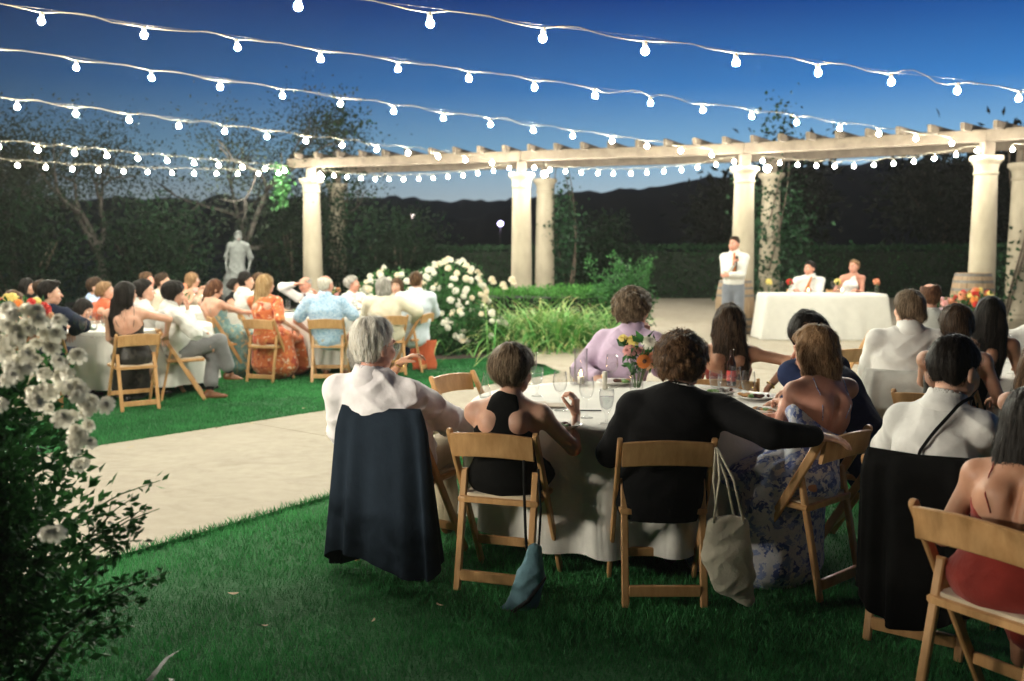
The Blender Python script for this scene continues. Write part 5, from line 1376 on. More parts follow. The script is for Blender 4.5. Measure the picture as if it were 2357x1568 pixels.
def glass_mesh(kind):
    P = dict(wine=[(.034, 0), (.033, .003), (.006, .008), (.0042, .02), (.004, .085), (.008, .095), (.028, .112), (.039, .14), (.040, .165), (.033, .215), (.0315, .215), (.0375, .165), (.0365, .142), (.026, .116), (.003, .102)],
             goblet=[(.033, 0), (.032, .003), (.008, .008), (.006, .03), (.012, .055), (.028, .08), (.038, .12), (.039, .15), (.036, .175), (.0345, .175), (.037, .15), (.036, .12), (.026, .084), (.003, .068)],
             flute=[(.030, 0), (.029, .003), (.006, .008), (.0045, .06), (.010, .075), (.026, .11), (.029, .16), (.027, .215), (.0255, .215), (.0275, .16), (.0245, .112), (.003, .085)],
             tumbler=[(.030, 0), (.036, .004), (.042, .11), (.0405, .11), (.0345, .012), (.003, .012)],
             cylinder=[(.044, 0), (.044, .23), (.0415, .23), (.0415, .008), (.003, .008)])[kind]
    mb = MB(); mb.lathe([(.001, P[0][1])] + P + [(.0005, P[-1][1])], 20); return mb.mesh('bowl', MATS['clear_glass'], True)
LIQ = dict(wine=[(.0005, .103), (.0255, .1165), (.036, .142), (.037, .155), (.0005, .155)], goblet=[(.0005, .069), (.0255, .0845), (.0352, .12), (.0355, .138), (.0005, .138)], flute=[(.0005, .086), (.024, .1125), (.0268, .155), (.0005, .155)])
GM = {k: glass_mesh(k) for k in ('wine', 'goblet', 'flute', 'tumbler', 'cylinder')}
LM = {}
for k, pr in LIQ.items():
    for m in ('water', 'white_wine'): mb = MB(); mb.lathe(pr, 18); LM[k, m] = mb.mesh('drink', MATS[m], True)
def glass(kind, p, label, drink=None, group='table glasses', s=1.0):
    o = obj({'wine': 'wine_glass', 'goblet': 'water_goblet', 'flute': 'flute_glass', 'tumbler': 'tumbler', 'cylinder': 'glass_cylinder'}[kind], GM[kind], None, p, None, s); tag(o, label, 'glass', group)
    if drink and (kind, drink) in LM: obj('drink', LM[kind, drink], o)
    return o
for kind, px, py, dr, lab in (('wine', 1289, 945, None, 'empty wine glass in front of the raised hand'), ('wine', 1350, 962, None, 'empty wine glass standing over the dark handled knife'), ('goblet', 1396, 975, 'water', 'goblet of water near the dark suited man'), ('wine', 1408, 893, None, 'empty wine glass behind the white candle'), ('tumbler', 1325, 884, None, 'cut glass tumbler behind the candle cylinder'),
    ('goblet', 1646, 922, 'water', 'goblet of water next to the beer bottle'), ('goblet', 1666, 934, 'water', 'front goblet of water in the group by the bottle'), ('flute', 1692, 931, 'water', 'slim fluted glass of water beside the bottle'), ('wine', 1721, 944, 'white_wine', 'glass of white wine by the bare shouldered woman'), ('wine', 1137, 912, None, 'tall wine glass behind the short haired woman'), ('goblet', 1236, 912, 'water', 'goblet of water beside her cheek'), ('flute', 1226, 885, 'water', 'slim glass of water further back on the table')):
    glass(kind, G(px, py, TOP), lab, dr)
def candle(p, label, tall=.1, r=.011, gl=None, pil=False):
    o = empty('candle', p); tag(o, label, 'candle', 'candles'); mb = MB(); mb.lathe([(.001, .0), (r, .0), (r, tall), (r * .8, tall + .002), (.001, tall)], 14); mb.build('wax', MATS['candle_wax'], o, True)
    if not pil: mb = MB(); mb.lathe([(.0005, tall + .002), (.005, tall + .012), (.0055, tall + .018), (.003, tall + .032), (.0005, tall + .045)], 8); mb.build('flame', MATS['flame'], o, True)
glass('cylinder', G(1337, 883, TOP), 'tall clear glass cylinder around a burning candle'); candle(G(1337, 883, TOP + .009), 'short burning candle inside the glass cylinder', .045, .022)
candle(G(1392, 896, TOP), 'unlit white pillar candle beside the flower vase', .11, .016, pil=True)
# bottles
def bottle(p, label, mat='beer_bottle'):
    o = empty('beer_bottle', p); tag(o, label, 'bottle'); mb = MB(); mb.lathe([(.001, 0), (.029, .0), (.0305, .005), (.0305, .13), (.027, .15), (.014, .185), (.0125, .225), (.014, .226), (.014, .235), (.001, .235)], 18); mb.build('glass_body', MATS[mat], o, True)
    mb = MB(); mb.lathe([(.0308, .03), (.0308, .10)], 18); mb.build('label', MATS['red_label'], o, True); return o
bottle(G(1683, 888, TOP), 'dark beer bottle with red label amid the glasses')
o = obj('carafe', None, None, G(1117, 915, TOP)); tag(o, 'small conical glass carafe behind the short haired woman', 'carafe'); mb = MB(); mb.lathe([(.001, 0), (.034, 0), (.036, .004), (.030, .05), (.014, .12), (.013, .15), (.0115, .15), (.0125, .12), (.028, .052), (.033, .008), (.001, .006)], 18); mb.build('glass_body', MATS['clear_glass'], o, True)
# plates with food
def plate(p, label, food='bread', r=.135):
    o = empty('plate', p); tag(o, label, 'plate', 'dinner plates'); mb = MB(); mb.lathe([(.001, .002), (r * .6, .002), (r * .7, .008), (r, .02), (r * .99, .023), (r * .7, .012), (r * .6, .006), (.001, .006)], 32); mb.build('dish', MATS['china'], o, True)
    q = np.random.default_rng(int(abs(p[0]) * 100)); 
    for m in (food, 'salad', 'dark_food'):
        c = q.normal(size=2) * r * .25; S = Solid((c[0] - .06, c[1] - .06, 0), (c[0] + .06, c[1] + .06, .05), .006)
        for k in range(5): S.ball((c[0] + q.normal() * .018, c[1] + q.normal() * .018, .012 + q.random() * .01), (.02, .016, .011), None, .006)
        v, f = S.surface(1); obj('food', np_mesh('food', v, f, MATS[m]), o)
plate(G(1741, 918, TOP), 'white dinner plate with leftovers by the glass of white wine'); plate(G(1420, 884, TOP), 'white plate of food in front of the lavender shirt'); plate(G(1655, 905, TOP), 'plate of dark leftovers behind the goblets', 'dark_food'); plate(G(1300, 985, TOP), 'small plate of salad before the raised arm', 'salad', .09); plate(G(1765, 950, TOP), 'bread plate beside her elbow', 'bread', .08)
def cutlery(p, ang, label, L=.21, dark=False):
    o = obj('knife' if dark else 'fork', None, None, p, (0, 0, R(ang))); tag(o, label, 'cutlery'); mb = MB(); mb.beam((-L / 2, 0, .004), (L * .05, 0, .004), .016, .006, UP, .002); mb.build('handle', MATS['black_leather' if dark else 'silver'], o); mb = MB(); mb.beam((L * .05, 0, .004), (L / 2, 0, .004), .014, .003, UP, .001); mb.build('blade', MATS['silver'], o)
cutlery(G(1340, 946, TOP), 175, 'dark handled knife on the white cloth', dark=True); cutlery(G(1722, 960, TOP), 10, 'silver fork at the edge of the cloth'); cutlery(G(1590, 905, TOP), 40, 'silver fork behind the suited man')
o = obj('napkin', None, None, G(1250, 935, TOP)); tag(o, 'folded cream napkin lying on the white cloth', 'napkin'); mb = MB(); mb.box((-.12, -.07, .002), (.12, .07, .010), .003); mb.build('fold', MATS['beige_cloth'], o); mb = MB(); mb.box((-.115, -.06, .0125), (.02, .06, .019), .003); mb.build('fold', MATS['beige_cloth'], o)
# flowers in a glass vase
for nm in ('petal_pink', 'petal_orange', 'petal_yellow', 'petal_peach', 'petal_red', 'petal_coral', 'petal_lilac'): FL[nm] = rose_mesh('blossom', nm)
FLG = {k: GERB(k) for k in ('petal_orange', 'petal_peach', 'petal_yellow', 'petal_red')}
def posy(p, label, blooms, stems=True, vase=(.042, .15), name='flower_vase', cat='flowers', group=None, seed=0, nleaf=60, ls=.07, pot=None):
    r = np.random.default_rng(seed); o = empty(name, p); tag(o, label, cat, group); rad, h = vase; mb = MB()
    if pot: mb.lathe([(.001, 0), (rad * .8, 0), (rad, h), (rad * 1.08, h), (rad * 1.08, h + .02), (rad * .9, h + .02), (rad * .8, h - .03), (.001, h - .03)], 20); mb.build('pot', MATS[pot], o, True)
    else: mb.lathe([(.001, 0), (rad * .9, 0), (rad, .01), (rad * 1.02, h * .6), (rad * .82, h * .8), (rad * .95, h), (rad * .9, h), (rad * .77, h * .8), (rad * .96, h * .6), (rad * .93, .014), (.001, .012)], 20); mb.build('vase', MATS['clear_glass'], o, True)
    for (x, y, z), s, me, d in blooms:
        bloom(o, (x, y, z), s, me, d)
        if stems: mb = MB(); mb.tube([(x * .15, y * .15, .02), (x * .5, y * .5, h), (x, y, z)], .0028, 5); mb.build('stem', MATS['stem_green'], o, True)
    B = np.array([b[0] for b in blooms]); q = B[r.integers(0, len(B), nleaf)] * (.35 + .55 * r.random((nleaf, 1))); q[:, 2] = h * .75 + (B[:, 2].max() - h * .75) * r.random(nleaf) * .85; q += r.normal(size=q.shape) * .02
    v, f, a = leaves(q, r.normal(size=q.shape) + UP, ls * (.6 + .8 * r.random(nleaf)), .5, .25, r); obj('leaves', np_mesh('leaves', v, f, MATS['leaf_mid'], False, None, a), o); return o
VB = G(1465, 900, TOP)
def fb(px, py, dy=0.): return tuple(at(px, py, VB[1] + dy) - VB)
posy(VB, 'glass vase of mixed garden flowers on the white cloth', [(fb(1446, 806, -.03), .040, FL['petal_pink'], (-.4, -1, .4)), (fb(1455, 781, .02), .038, FL['petal_yellow'], (-.2, -.7, .8)), (fb(1432, 778, .03), .034, FL['petal_yellow'], (-.5, -.6, .7)), (fb(1497, 785, .0), .046, FL['petal_white'] if 'petal_white' in FL else ROSE, (.3, -1, .5)), (fb(1483, 832, -.05), .045, FLG['petal_orange'], (.15, -1, .15)), (fb(1505, 822, -.01), .04, FL['petal_coral'], (.5, -.9, .2)), (fb(1475, 806, 0), .026, FL['petal_pink'], (0, -1, .4)), (fb(1512, 795, .03), .03, FL['petal_yellow'], (.6, -.4, .5)), (fb(1450, 800, .05), .03, FL['petal_peach'], (-.4, .2, .6)), (fb(1500, 840, .03), .034, FL['petal_peach'], (.6, -.5, .1))], seed=5, nleaf=70)
# table settings on the other tables
def settings(T, n, seed, lab, y_front=True):
    r = np.random.default_rng(seed)
    for k in range(n):
        a = r.random() * 6.28; d = .35 + .38 * r.random(); p = V3(T[0] + math.cos(a) * d, T[1] + math.sin(a) * d, TOP)
        glass(('wine', 'goblet', 'flute')[k % 3], p, 'clear stemmed glass standing on the %s' % lab, 'water' if k % 3 else None, 'glasses on the ' + lab)
settings(T3, 9, 21, 'table of the guests by the white roses'); settings(T5, 6, 23, 'table behind the red dressed guest'); settings(T2, 5, 24, 'table in front of the barrel')
for i, (px, py) in enumerate(((178, 772), (192, 775), (208, 768), (216, 778), (236, 776), (242, 768), (228, 766))): glass('goblet' if i % 2 else 'wine', G(px, py, TOP), 'clear stemmed glass standing by the navy suited man', 'water' if i % 2 else None, 'glasses by the navy suited man')
for i, (px, py, T) in enumerate(((692, 712, T3), (2318, 800, T2))): candle(G(px, py, TOP), ('burning candle among glasses on the table by the roses', 'burning candle on the table in front of the barrel')[i], .06, .02)
for k, (T, lab) in enumerate(((T3, 'by the white roses'), (T4, 'beside the navy suited man'), (T5, 'behind the red dressed guest'), (T2, 'in front of the barrel'))):
    r = np.random.default_rng(60 + k); bl = [((r.normal() * .07, r.normal() * .07, .26 + r.random() * .1), .035, [FL['petal_yellow'], FL['petal_pink'], ROSE, FL['petal_coral']][i % 4], (r.normal() * .5, -.8, .7)) for i in range(8)]
    posy(T + V3(0, .1, TOP), 'glass vase of bright flowers on the table %s' % lab, bl, seed=k, nleaf=50)
    for i in range(4):
        a = 1.2 + i * 1.6; plate(T + V3(math.cos(a) * .68, math.sin(a) * .68, TOP), 'white dinner plate laid on the table %s' % lab)

# ------------------------------------------------------------------ head table
HX0, HX1, HY0, HY1, HZ, HG = 4.18, 6.22, 16.35, 17.15, .88, .125
o = empty('banquet_table', ((HX0 + HX1) / 2, (HY0 + HY1) / 2, HG)); tag(o, 'long table of the newlyweds facing all guests', 'table'); mb = MB(); hx, hy = (HX1 - HX0) / 2 - .06, (HY1 - HY0) / 2 - .04
mb.box((-hx, -hy, HZ - HG - .04), (hx, hy, HZ - HG - .008)); mb.build('table_top', MATS['chair_wood'], o)
for s_ in (-1, 1):
    for t_ in (-1, 1): mb = MB(); mb.tube([(s_ * (hx - .1), t_ * (hy - .08), HZ - HG - .03), (s_ * (hx - .1), t_ * (hy - .08), 0)], .018, 8); mb.build('leg', MATS['dark_metal'], o, True)
per = []
m_ = 64
def rrect(hx, hy, rc, n):
    pts = []; 
    for i in range(n):
        t = i / n * 2 * math.pi; c, s_ = math.cos(t), math.sin(t); k = 1 / max(abs(c) / hx, abs(s_) / hy, 1e-9); pts.append((c * k, s_ * k))
    return np.array(pts)
n = 400; pr = rrect(hx + .012, hy + .012, .05, n); ang = np.cumsum(np.linalg.norm(np.diff(np.vstack([pr, pr[:1]]), axis=0), axis=1)); rows = [np.column_stack([pr * q, np.full(n, HZ - HG + .001)]) for q in (.3, .97, 1.0)]
for q in np.linspace(.08, 1, 12):
    fo = (np.sin(ang * 13) * .5 + np.sin(ang * 21 + 2) * .35) * .030 * q; nrm = pr / np.linalg.norm(pr / np.array([hx, hy]), axis=1, keepdims=True) ** 2; nrm = nrm / np.linalg.norm(nrm, axis=1, keepdims=True)
    rows.append(np.column_stack([pr + nrm * (.02 + .10 * q ** 1.2 + fo)[:, None], np.full(n, (HZ - HG) * (1 - q) + .012)]))
v = np.concatenate([[(0, 0, HZ - HG + .001)]] + rows); k = np.arange(n); k2 = (k + 1) % n; q4 = [np.column_stack([1 + i * n + k, 1 + i * n + n + k, 1 + i * n + n + k2, 1 + i * n + k2]) for i in range(len(rows) - 1)]
c = obj('tablecloth', np_mesh('tablecloth', v, [np.column_stack([k * 0, 1 + k, 1 + k2]), np.concatenate(q4)], MATS['table_linen']), None, ((HX0 + HX1) / 2, (HY0 + HY1) / 2, HG)); tag(c, 'long white cloth falling to the floor over the newlyweds table', 'tablecloth', 'white tablecloths')
HT = HZ + .004
for i, (px, nm, lab) in enumerate(((1770, 'petal_yellow', 'bud vase with a yellow flower on the newlyweds table'), (1818, 'petal_red', 'bud vase with a red flower beside the groom'), (1928, 'petal_yellow', 'bud vase with yellow flowers between bride and groom'), (2018, 'petal_coral', 'bud vase with a coral flower at the end of the long table'))):
    p = at(px, 672, 16.6); p[2] = HT; posy(p, lab, [((0, 0, .21), .052, FL[nm], (0, -1, .5)), ((.035, 0, .18), .03, FL[nm], (.5, -1, .5))], vase=(.032, .13), seed=i, nleaf=6)
for i, (px, lab) in enumerate(((1860, 'burning candle in front of the groom'), (1938, 'burning candle in front of the bride'))): p = at(px, 672, 16.5); p[2] = HT; candle(p, lab, .05, .025)
for px, lab in ((1796, 'wine glass beside the yellow bud vase'), (1918, 'wine glass between bride and groom')): p = at(px, 672, 16.6); p[2] = HT; glass('wine', p, lab)

# ------------------------------------------------------------------ barrels, statue, pots
woodmat('barrel_oak', (.22, .145, .085), (.36, .255, .16), (5, 5, .4), .75, .5); plain('iron_hoop', (.16, .15, .14), .6, .2, 20, Metallic=.6)
def barrel(p, label, h=.95, r0=.27, r1=.335):
    o = empty('wine_barrel', p); tag(o, label, 'barrel', 'oak wine barrels'); n = 22
    R_ = lambda z: r0 + (r1 - r0) * (1 - (2 * z / h - 1) ** 2)
    for k in range(n):
        a0, a1 = 2 * math.pi * k / n + .012, 2 * math.pi * (k + 1) / n - .012; v = []
        for z in np.linspace(0, h, 9):
            for a, e in ((a0, 0), ((a0 + a1) / 2, .004), (a1, 0), (a1, -.025), (a0, -.025)): v.append((math.cos(a) * (R_(z) + e), math.sin(a) * (R_(z) + e), z))
        f = [(i * 5 + j, i * 5 + (j + 1) % 5, i * 5 + 5 + (j + 1) % 5, i * 5 + 5 + j) for i in range(8) for j in range(5)] + [(4, 3, 2, 1, 0), (40, 41, 42, 43, 44)]
        mb = MB(); mb.add(v, f); mb.build('stave', MATS['barrel_oak'], o)
    for z in (.03, .14, .27, h - .27, h - .14, h - .03): mb = MB(); mb.lathe([(R_(z - .022) + .006, z - .022), (R_(z + .022) + .006, z + .022)], 30); mb.build('hoop', MATS['iron_hoop'], o, True)
    mb = MB(); mb.lathe([(.001, h - .03), (r0 - .01, h - .03)], 30); mb.build('head', MATS['barrel_oak'], o)
def plinth(p, s, h, label):
    o = obj('stone_plinth', None, None, p); tag(o, label, 'plinth', 'stone plinths'); mb = MB(); mb.box((-s, -s, 0), (s, s, h - .05), .015); mb.build('block', MATS['stone_cream'], o); mb = MB(); mb.box((-s - .03, -s - .03, h - .048), (s + .03, s + .03, h), .012); mb.build('cap_slab', MATS['stone_cream'], o)
p = at(2240, 640, 16.4); plinth((p[0], p[1], .12), .36, .16, 'low stone plinth under the barrel by the last column'); barrel((p[0], p[1], .282), 'oak wine barrel standing before the last column')
p = at(1693, 640, 17.6); barrel((p[0], p[1], .13), 'oak wine barrel half hidden behind the standing speaker')
plain('terracotta', (.35, .15, .08), .8, .2, 20)
def flower_pot(p, label, cols, seed, w=.28, h=.3, n=26, pot='terracotta', ph=.28):
    r = np.random.default_rng(seed); bl = []
    for i in range(n):
        d = unit(np.abs(r.normal(size=3)) * np.sign(r.normal(size=3)) * np.array([1, 1, .0]) + V3(0, 0, .35 + r.random())); bl.append((tuple(V3(0, 0, ph + .05) + d * np.array([w, w * .8, h])), .035 + .02 * r.random(), FL[cols[i % len(cols)]], d + V3(0, -.4, 0)))
    return posy(p, label, bl, False, (.16, ph), 'flower_pot', 'flowers', None, seed, 420, .06, pot)
p = at(2245, 690, 14.4); plinth((p[0], p[1], .1), .22, .32, 'stone plinth carrying the pot of orange flowers'); flower_pot((p[0], p[1], .422), 'pot of orange and yellow flowers in front of the barrel', ['petal_orange', 'petal_red', 'petal_yellow', 'petal_coral'], 71, .38, .30, 34)
p = at(2170, 690, 14.6); plinth((p[0], p[1], .1), .2, .27, 'stone plinth carrying the pot of pink flowers'); flower_pot((p[0], p[1], .372), 'pot of pink and lilac flowers beside the barrel', ['petal_pink', 'petal_lilac', 'petal_coral'], 72, .3, .2, 18)
p = at(40, 690, 9.3); plinth((p[0], p[1], 0), .2, .62, 'stone plinth carrying orange flowers near the navy suited man'); flower_pot((p[0], p[1], .622), 'pot of orange and yellow flowers near the navy suited man', ['petal_orange', 'petal_yellow', 'petal_peach', 'petal_red'], 73, .30, .26, 34)
for i, px in enumerate((1132, 1178, 1158)):
    p = at(px, 640 + 12 * (i == 2), 16.75); o = empty('tall_flower', (p[0], p[1], 0)); tag(o, 'pale tall stemmed flower in front of the box hedge', 'flower', 'tall flowers by the box hedge'); mb = MB(); mb.tube([(0, 0, 0), (.02, 0, p[2] * .5), (0, 0, p[2])], .006, 5); mb.build('stem', MATS['stem_green'], o, True); bloom(o, (0, 0, p[2]), .06, ROSE2); bloom(o, (.03, -.02, p[2] - .05), .05, ROSE2)
# ------------------------------------------------------------------ the guests
def HP(px, Y): return ((px - CX) / FPX * (Y * _c + .1), Y)
def guest(label, hip, top, yaw, chair_label=None, cyaw=None, coff=(0, .03), **kw):
    o, c = person(label, hip, top, yaw, **kw)
    if chair_label:
        cy = yaw if cyaw is None else cyaw; f_, r_ = yawv(cy); p = V3(hip[0], hip[1], 0) + f_ * coff[1] + r_ * coff[0]
        chair(p[0], p[1], cy, chair_label, z=kw.get('gz', 0))
    return o, c
SH = dict
TBL = lambda s, y=.42, x=.16: (s * x, y, .80)
# --- around the nearest table
guest('white haired man in a pink shirt and glasses, back turned, beside a draped coat', (-.56, 5.20), at(865, 735, 5.10), -30, 'wooden folding chair under the dark draped coat', -30, sh=-14, hd=-42, hp=4, bw=1.06, hs=1.14, near=True,
      lh=(-.31, .08, .50), rh=(.24, .34, .66), rp=(.5, -.6, -.9), lp=(-.6, -.6, -.3), legs={1: ((.12, .45, .60), (-.12, .62, .55), (0, 1, .2)), -1: ((-.08, .44, .5), (-.04, .47, .085))},
      wear=(('shirt', 'pink_shirt', 'long', .026, 'shirt', True, .024, .034), ('trousers', 'khaki'), ('shoes', 'brown_leather'), ('glasses',)), hair=('short', 'hair_white', .018, SH(n=5200, nape=-.062, sl=.045)), skn='skin_rosy')
guest('woman in a pale teal shirt, mostly hidden behind the white haired man', (-.86, 6.05), at(852, 768, 6.0), -60, 'wooden folding chair of the woman in pale teal', sh=-8, hd=-70, fem=True, near=True, lh=('w', at(925, 832, 5.85)), lp=(.4, .6, -1), rh=(.1, .35, .6),
      wear=(('shirt', 'teal_shirt', 'elbow', .014, 'shirt', False, .012), ('trousers', 'khaki', .014, .5), ('ring', 'bracelet', 'gold', -1, .004)), hair=('curly', 'hair_grey', .028), skn='skin_tan')
guest('woman with short brown hair in a black halter dress, one hand raised', (-.03, 4.80), at(1187, 795, 4.76), -20, 'wooden folding chair of the woman in black, purse on its post', -18, sh=-12, hd=-38, hp=6, fem=True, near=True, bw=1.02, seat=.44,
      rh=('w', at(1326, 955, 4.98)), rp=(.6, -.3, -1.2), rhand=SH(dir=(-.05, .1, 1), palm=(-1, .2, 0), curl=.75), lh=(-.02, .36, .62),
      wear=(('dress', 'black_cloth', 'halter', .38), ('ring', 'necklace', 'pearl', 'neck')), hair=('short', 'hair_ash', .022, SH(n=4200, full=1, nape=-.075, sl=.09)), skn='skin_light')
guest('curly haired man in a black suit with one arm along the next chair', (.70, 4.63), at(1575, 770, 4.64), 0, 'wooden folding chair of the black suited man, tote bag on its post', 0, sh=-6, hd=-30, hp=5, bw=1.08, near=True,
      rh=('w', at(1882, 1004, 4.46)), rp=(.15, -1, -.25), rhand=SH(dir=(1, .1, -.15), palm=(0, .2, -1), curl=.25), lh=(-.20, .36, .66), lp=(-.5, -.5, -1),
      wear=(('jacket', 'black_suit', 'white_shirt', .009, .024, .38), ('trousers', 'black_suit'), ('shoes', 'black_leather'), ('ring', 'watch', 'silver', 1, .006, .034)), hair=('curly', 'hair_brown', .030, SH(n=4200, full=1)), skn='skin_light')
guest('woman with shoulder length light brown hair in a blue and white floral dress', (1.43, 4.77), at(1866, 750, 4.98), 42, 'dark wooden folding chair of the woman in the floral dress', 42, sh=22, hd=58, hp=8, fem=True, near=True, bw=1.02,
      lh=('w', at(1800, 925, 5.28)), rh=('w', at(1755, 960, 5.2)), lp=(-.6, -.2, -1), rp=(.3, -.4, -1), lhand=SH(curl=.7), wear=(('dress', 'blue_floral', 'low', .06, .012, .0022, .008, .06),), hair=('bob', 'hair_sand', .020, SH(len=.25, w=.086, n=4600, frizz=1.1, sl=.12)), skn='skin_rosy')
guest('dark haired man in a navy blazer leaning in behind the floral dress', (1.93, 5.30), at(1858, 720, 5.62), 55, 'wooden folding chair of the man in the navy blazer', 58, sh=38, hd=0, near=True, bw=1.08, lh=TBL(-1), rh=TBL(1), wear=(('jacket', 'navy_blazer'), ('trousers', 'navy_suit'), ('shoes', 'black_leather')), hair=('short', 'hair_black', .024, SH(full=1, n=3600)), skn='skin_light')
guest('woman with long dark wavy hair and bare shoulders in a red dress', (1.46, 6.72), at(1682, 700, 6.72), -15, 'wooden folding chair of the long haired woman in red', sh=-12, hd=-22, fem=True, near=True, rh=('w', at(1768, 893, 6.5)), rp=(1, -.4, -.4), lh=(-.15, .25, .65), wear=(('dress', 'red_dress', 'straight', .3), ('ring', 'watch', 'gold', 1, .005)), hair=('long', 'hair_dark', .022, SH(len=.46, w=.105, n=3600, frizz=1.0, sl=.16, sweep=.05)), skn='skin_tan')
guest('curly haired man in a lavender shirt resting his chin on one hand', (.72, 7.0), at(1462, 668, 7.0), -65, 'wooden folding chair of the man in lavender', sh=-30, hd=-50, near=True, bw=1.05, rh=('w', at(1488, 778, 7.0)), rp=(.5, .5, -1), lh=('w', at(1372, 868, 6.75)), lp=(-1, -.5, -.6), rhand=SH(dir=(-.2, 0, 1), palm=(-1, 0, 0), curl=.8), wear=(('shirt', 'lavender_shirt', 'long', .020, 'shirt', True, .018), ('trousers', 'khaki'), ('shoes', 'brown_leather')), hair=('curly', 'hair_ash', .038, SH(full=1, n=4200, out=.012)), skn='skin_light')
# --- the next table on the right
guest('man with cropped black hair in a white shirt with one thin black strap', (1.76, 4.10), at(2208, 780, 4.12), -42, 'wooden folding chair hidden under the black jacket', -38, sh=-46, hd=-58, hp=10, bw=.88, hs=1.1, near=True, lh=(-.18, .42, .66), rh=(.2, .45, .70), lp=(-1, -.2, -.5), wear=(('shirt', 'white_shirt', 'elbow', .022, 'shirt', True, .020, .03), ('trousers', 'dark_trousers'), ('shoes', 'black_leather'), ('braces',)), hair=('short', 'hair_black', .013, SH(n=4600, nape=-.05, sl=.035)), skn='skin_light')
guest('woman with very long black hair in a rust red dress on a wooden chair', (1.66, 3.26), at(2395, 885, 3.36), -50, 'wooden folding chair of the woman in the rust red dress', -58, sh=-40, hd=-60, fem=True, near=True, rh=(.2, .4, .7), lh=(-.22, .3, .6), wear=(('dress', 'red_dress', 'low', .2, .009, .0025),), hair=('long', 'hair_black', .02, SH(len=.60, w=.10, n=4200, sl=.22)), skn='skin_tan')
guest('woman with a dark low bun and a sleeveless dark top', (2.62, 6.0), at(2203, 703, 5.95), -45, 'wooden folding chair of the woman with the low bun', sh=-15, hd=-15, fem=True, near=True, lh=(-.2, .32, .72), rh=(.2, .32, .72), lp=(-.7, -.5, -1), rp=(.7, -.5, -1), wear=(('dress', 'black_satin', 'low', .3, .009, .004),), hair=('bun', 'hair_dark', .022, SH(bun=(.02, -.10, -.055), br=(.05, .035, .035), n=3000)), skn='skin_light')
guest('man with long tied hair in a loose white shirt, grey jacket on his chair', (2.66, 6.75), at(2092, 668, 6.7), -20, 'wooden folding chair under the grey jacket', sh=-16, hd=12, near=True, bw=1.12, lh=(-.2, .28, .62), rh=(.2, .35, .7), lp=(-.6, -.5, -1), wear=(('shirt', 'white_shirt', 'long', .022, 'shirt', True, .020, .03), ('trousers', 'khaki'), ('shoes', 'brown_leather')), hair=('bun', 'hair_ash', .018, SH(bun=(.03, -.10, -.05), br=(.035, .03, .035), n=3000)), skn='skin_light')
guest('man with thinning cropped hair in a light grey suit', (3.62, 8.7), at(2140, 652, 8.7), -15, 'wooden folding chair of the man in light grey', hd=5, wear=(('jacket', 'grey_suit'), ('trousers', 'grey_suit'), ('shoes', 'brown_leather')), hair=('short', 'hair_auburn', .009, SH(bald=1, n=900, sl=.03)), skn='skin_rosy')
guest('woman with long black hair and bare arms leaning on the table', (3.10, 6.85), at(2280, 683, 6.8), -55, 'wooden folding chair of the bare armed woman with long black hair', sh=-30, hd=-20, fem=True, near=True, rh=('w', at(2350, 845, 6.9)), rp=(.6, -.6, -.8), wear=(('dress', 'black_cloth', 'straight', .3),), hair=('long', 'hair_black', .022, SH(len=.44, w=.10, n=3000, sl=.18)), skn='skin_tan')
guest('guest in a white shirt at the far side of the table before the barrel', (4.05, 8.3), at(2400, 690, 8.2), 175, 'wooden folding chair of the white shirted guest facing the camera', lh=TBL(-1), rh=(.3, .4, .78), wear=(('shirt', 'white_shirt'), ('trousers', 'dark_trousers'), ('shoes', 'black_leather')), hair=('short', 'hair_dark', .016))
guest('bare armed woman in black seated by the table edge before the barrel', (2.92, 5.1), at(2398, 790, 5.05), -60, 'wooden folding chair of the bare armed woman in black', sh=-40, fem=True, near=True, wear=(('dress', 'black_cloth', 'straight', .3),), hair=('long', 'hair_brown', .02, SH(len=.3, n=2000)), skn='skin_light')
# --- newlyweds and the speaker
person('standing man in a white shirt and orange tie holding a microphone', (3.60, 16.2), at(1690, 545, 16.15), 160, sh=165, hd=140, stand=True, gz=.125, hs=.98, bw=.92, rh=(-.02, .24, 1.25), lh=(.04, .26, 1.08), rhand=SH(curl=.9, dir=(-.3, .4, .9), palm=(-1, 0, 0)), lhand=SH(curl=.8, palm=(0, -1, 0), dir=(1, .2, 0)), wear=(('shirt', 'white_shirt', 'long', .014, 'shirt', True, .009, .025), ('tie', 'burnt_orange'), ('trousers', 'blue_trousers'), ('shoes', 'brown_leather')), hair=('short', 'hair_dark', .014), skn='skin_rosy')
o = obj('microphone', None, None, (3.58, 15.93, 1.40)); tag(o, 'black microphone held by the standing man', 'microphone'); mb = MB(); mb.tube([(0, 0, -.13), (.0, -.02, .06)], [.012, .015], 8); mb.build('handle', MATS['black_leather'], o, True); mb = MB(); mb.lathe([(.004, .05), (.024, .07), (.026, .09), (.018, .11), (.003, .12)], 10, (0, -.02, 0)); mb.build('head', MATS['dark_metal'], o, True)
guest('groom in a white shirt and orange tie at the long white table', (5.05, 17.45), at(1864, 602, 17.3), 165, 'wooden folding chair of the groom', sh=172, hd=120, gz=.125, bw=1.1, seat=.46, lh=TBL(-1, .34), rh=TBL(1, .34, .1), wear=(('shirt', 'white_shirt'), ('tie', 'burnt_orange'), ('trousers', 'blue_trousers'), ('shoes', 'brown_leather')), hair=('short', 'hair_black', .016), skn='skin_rosy')
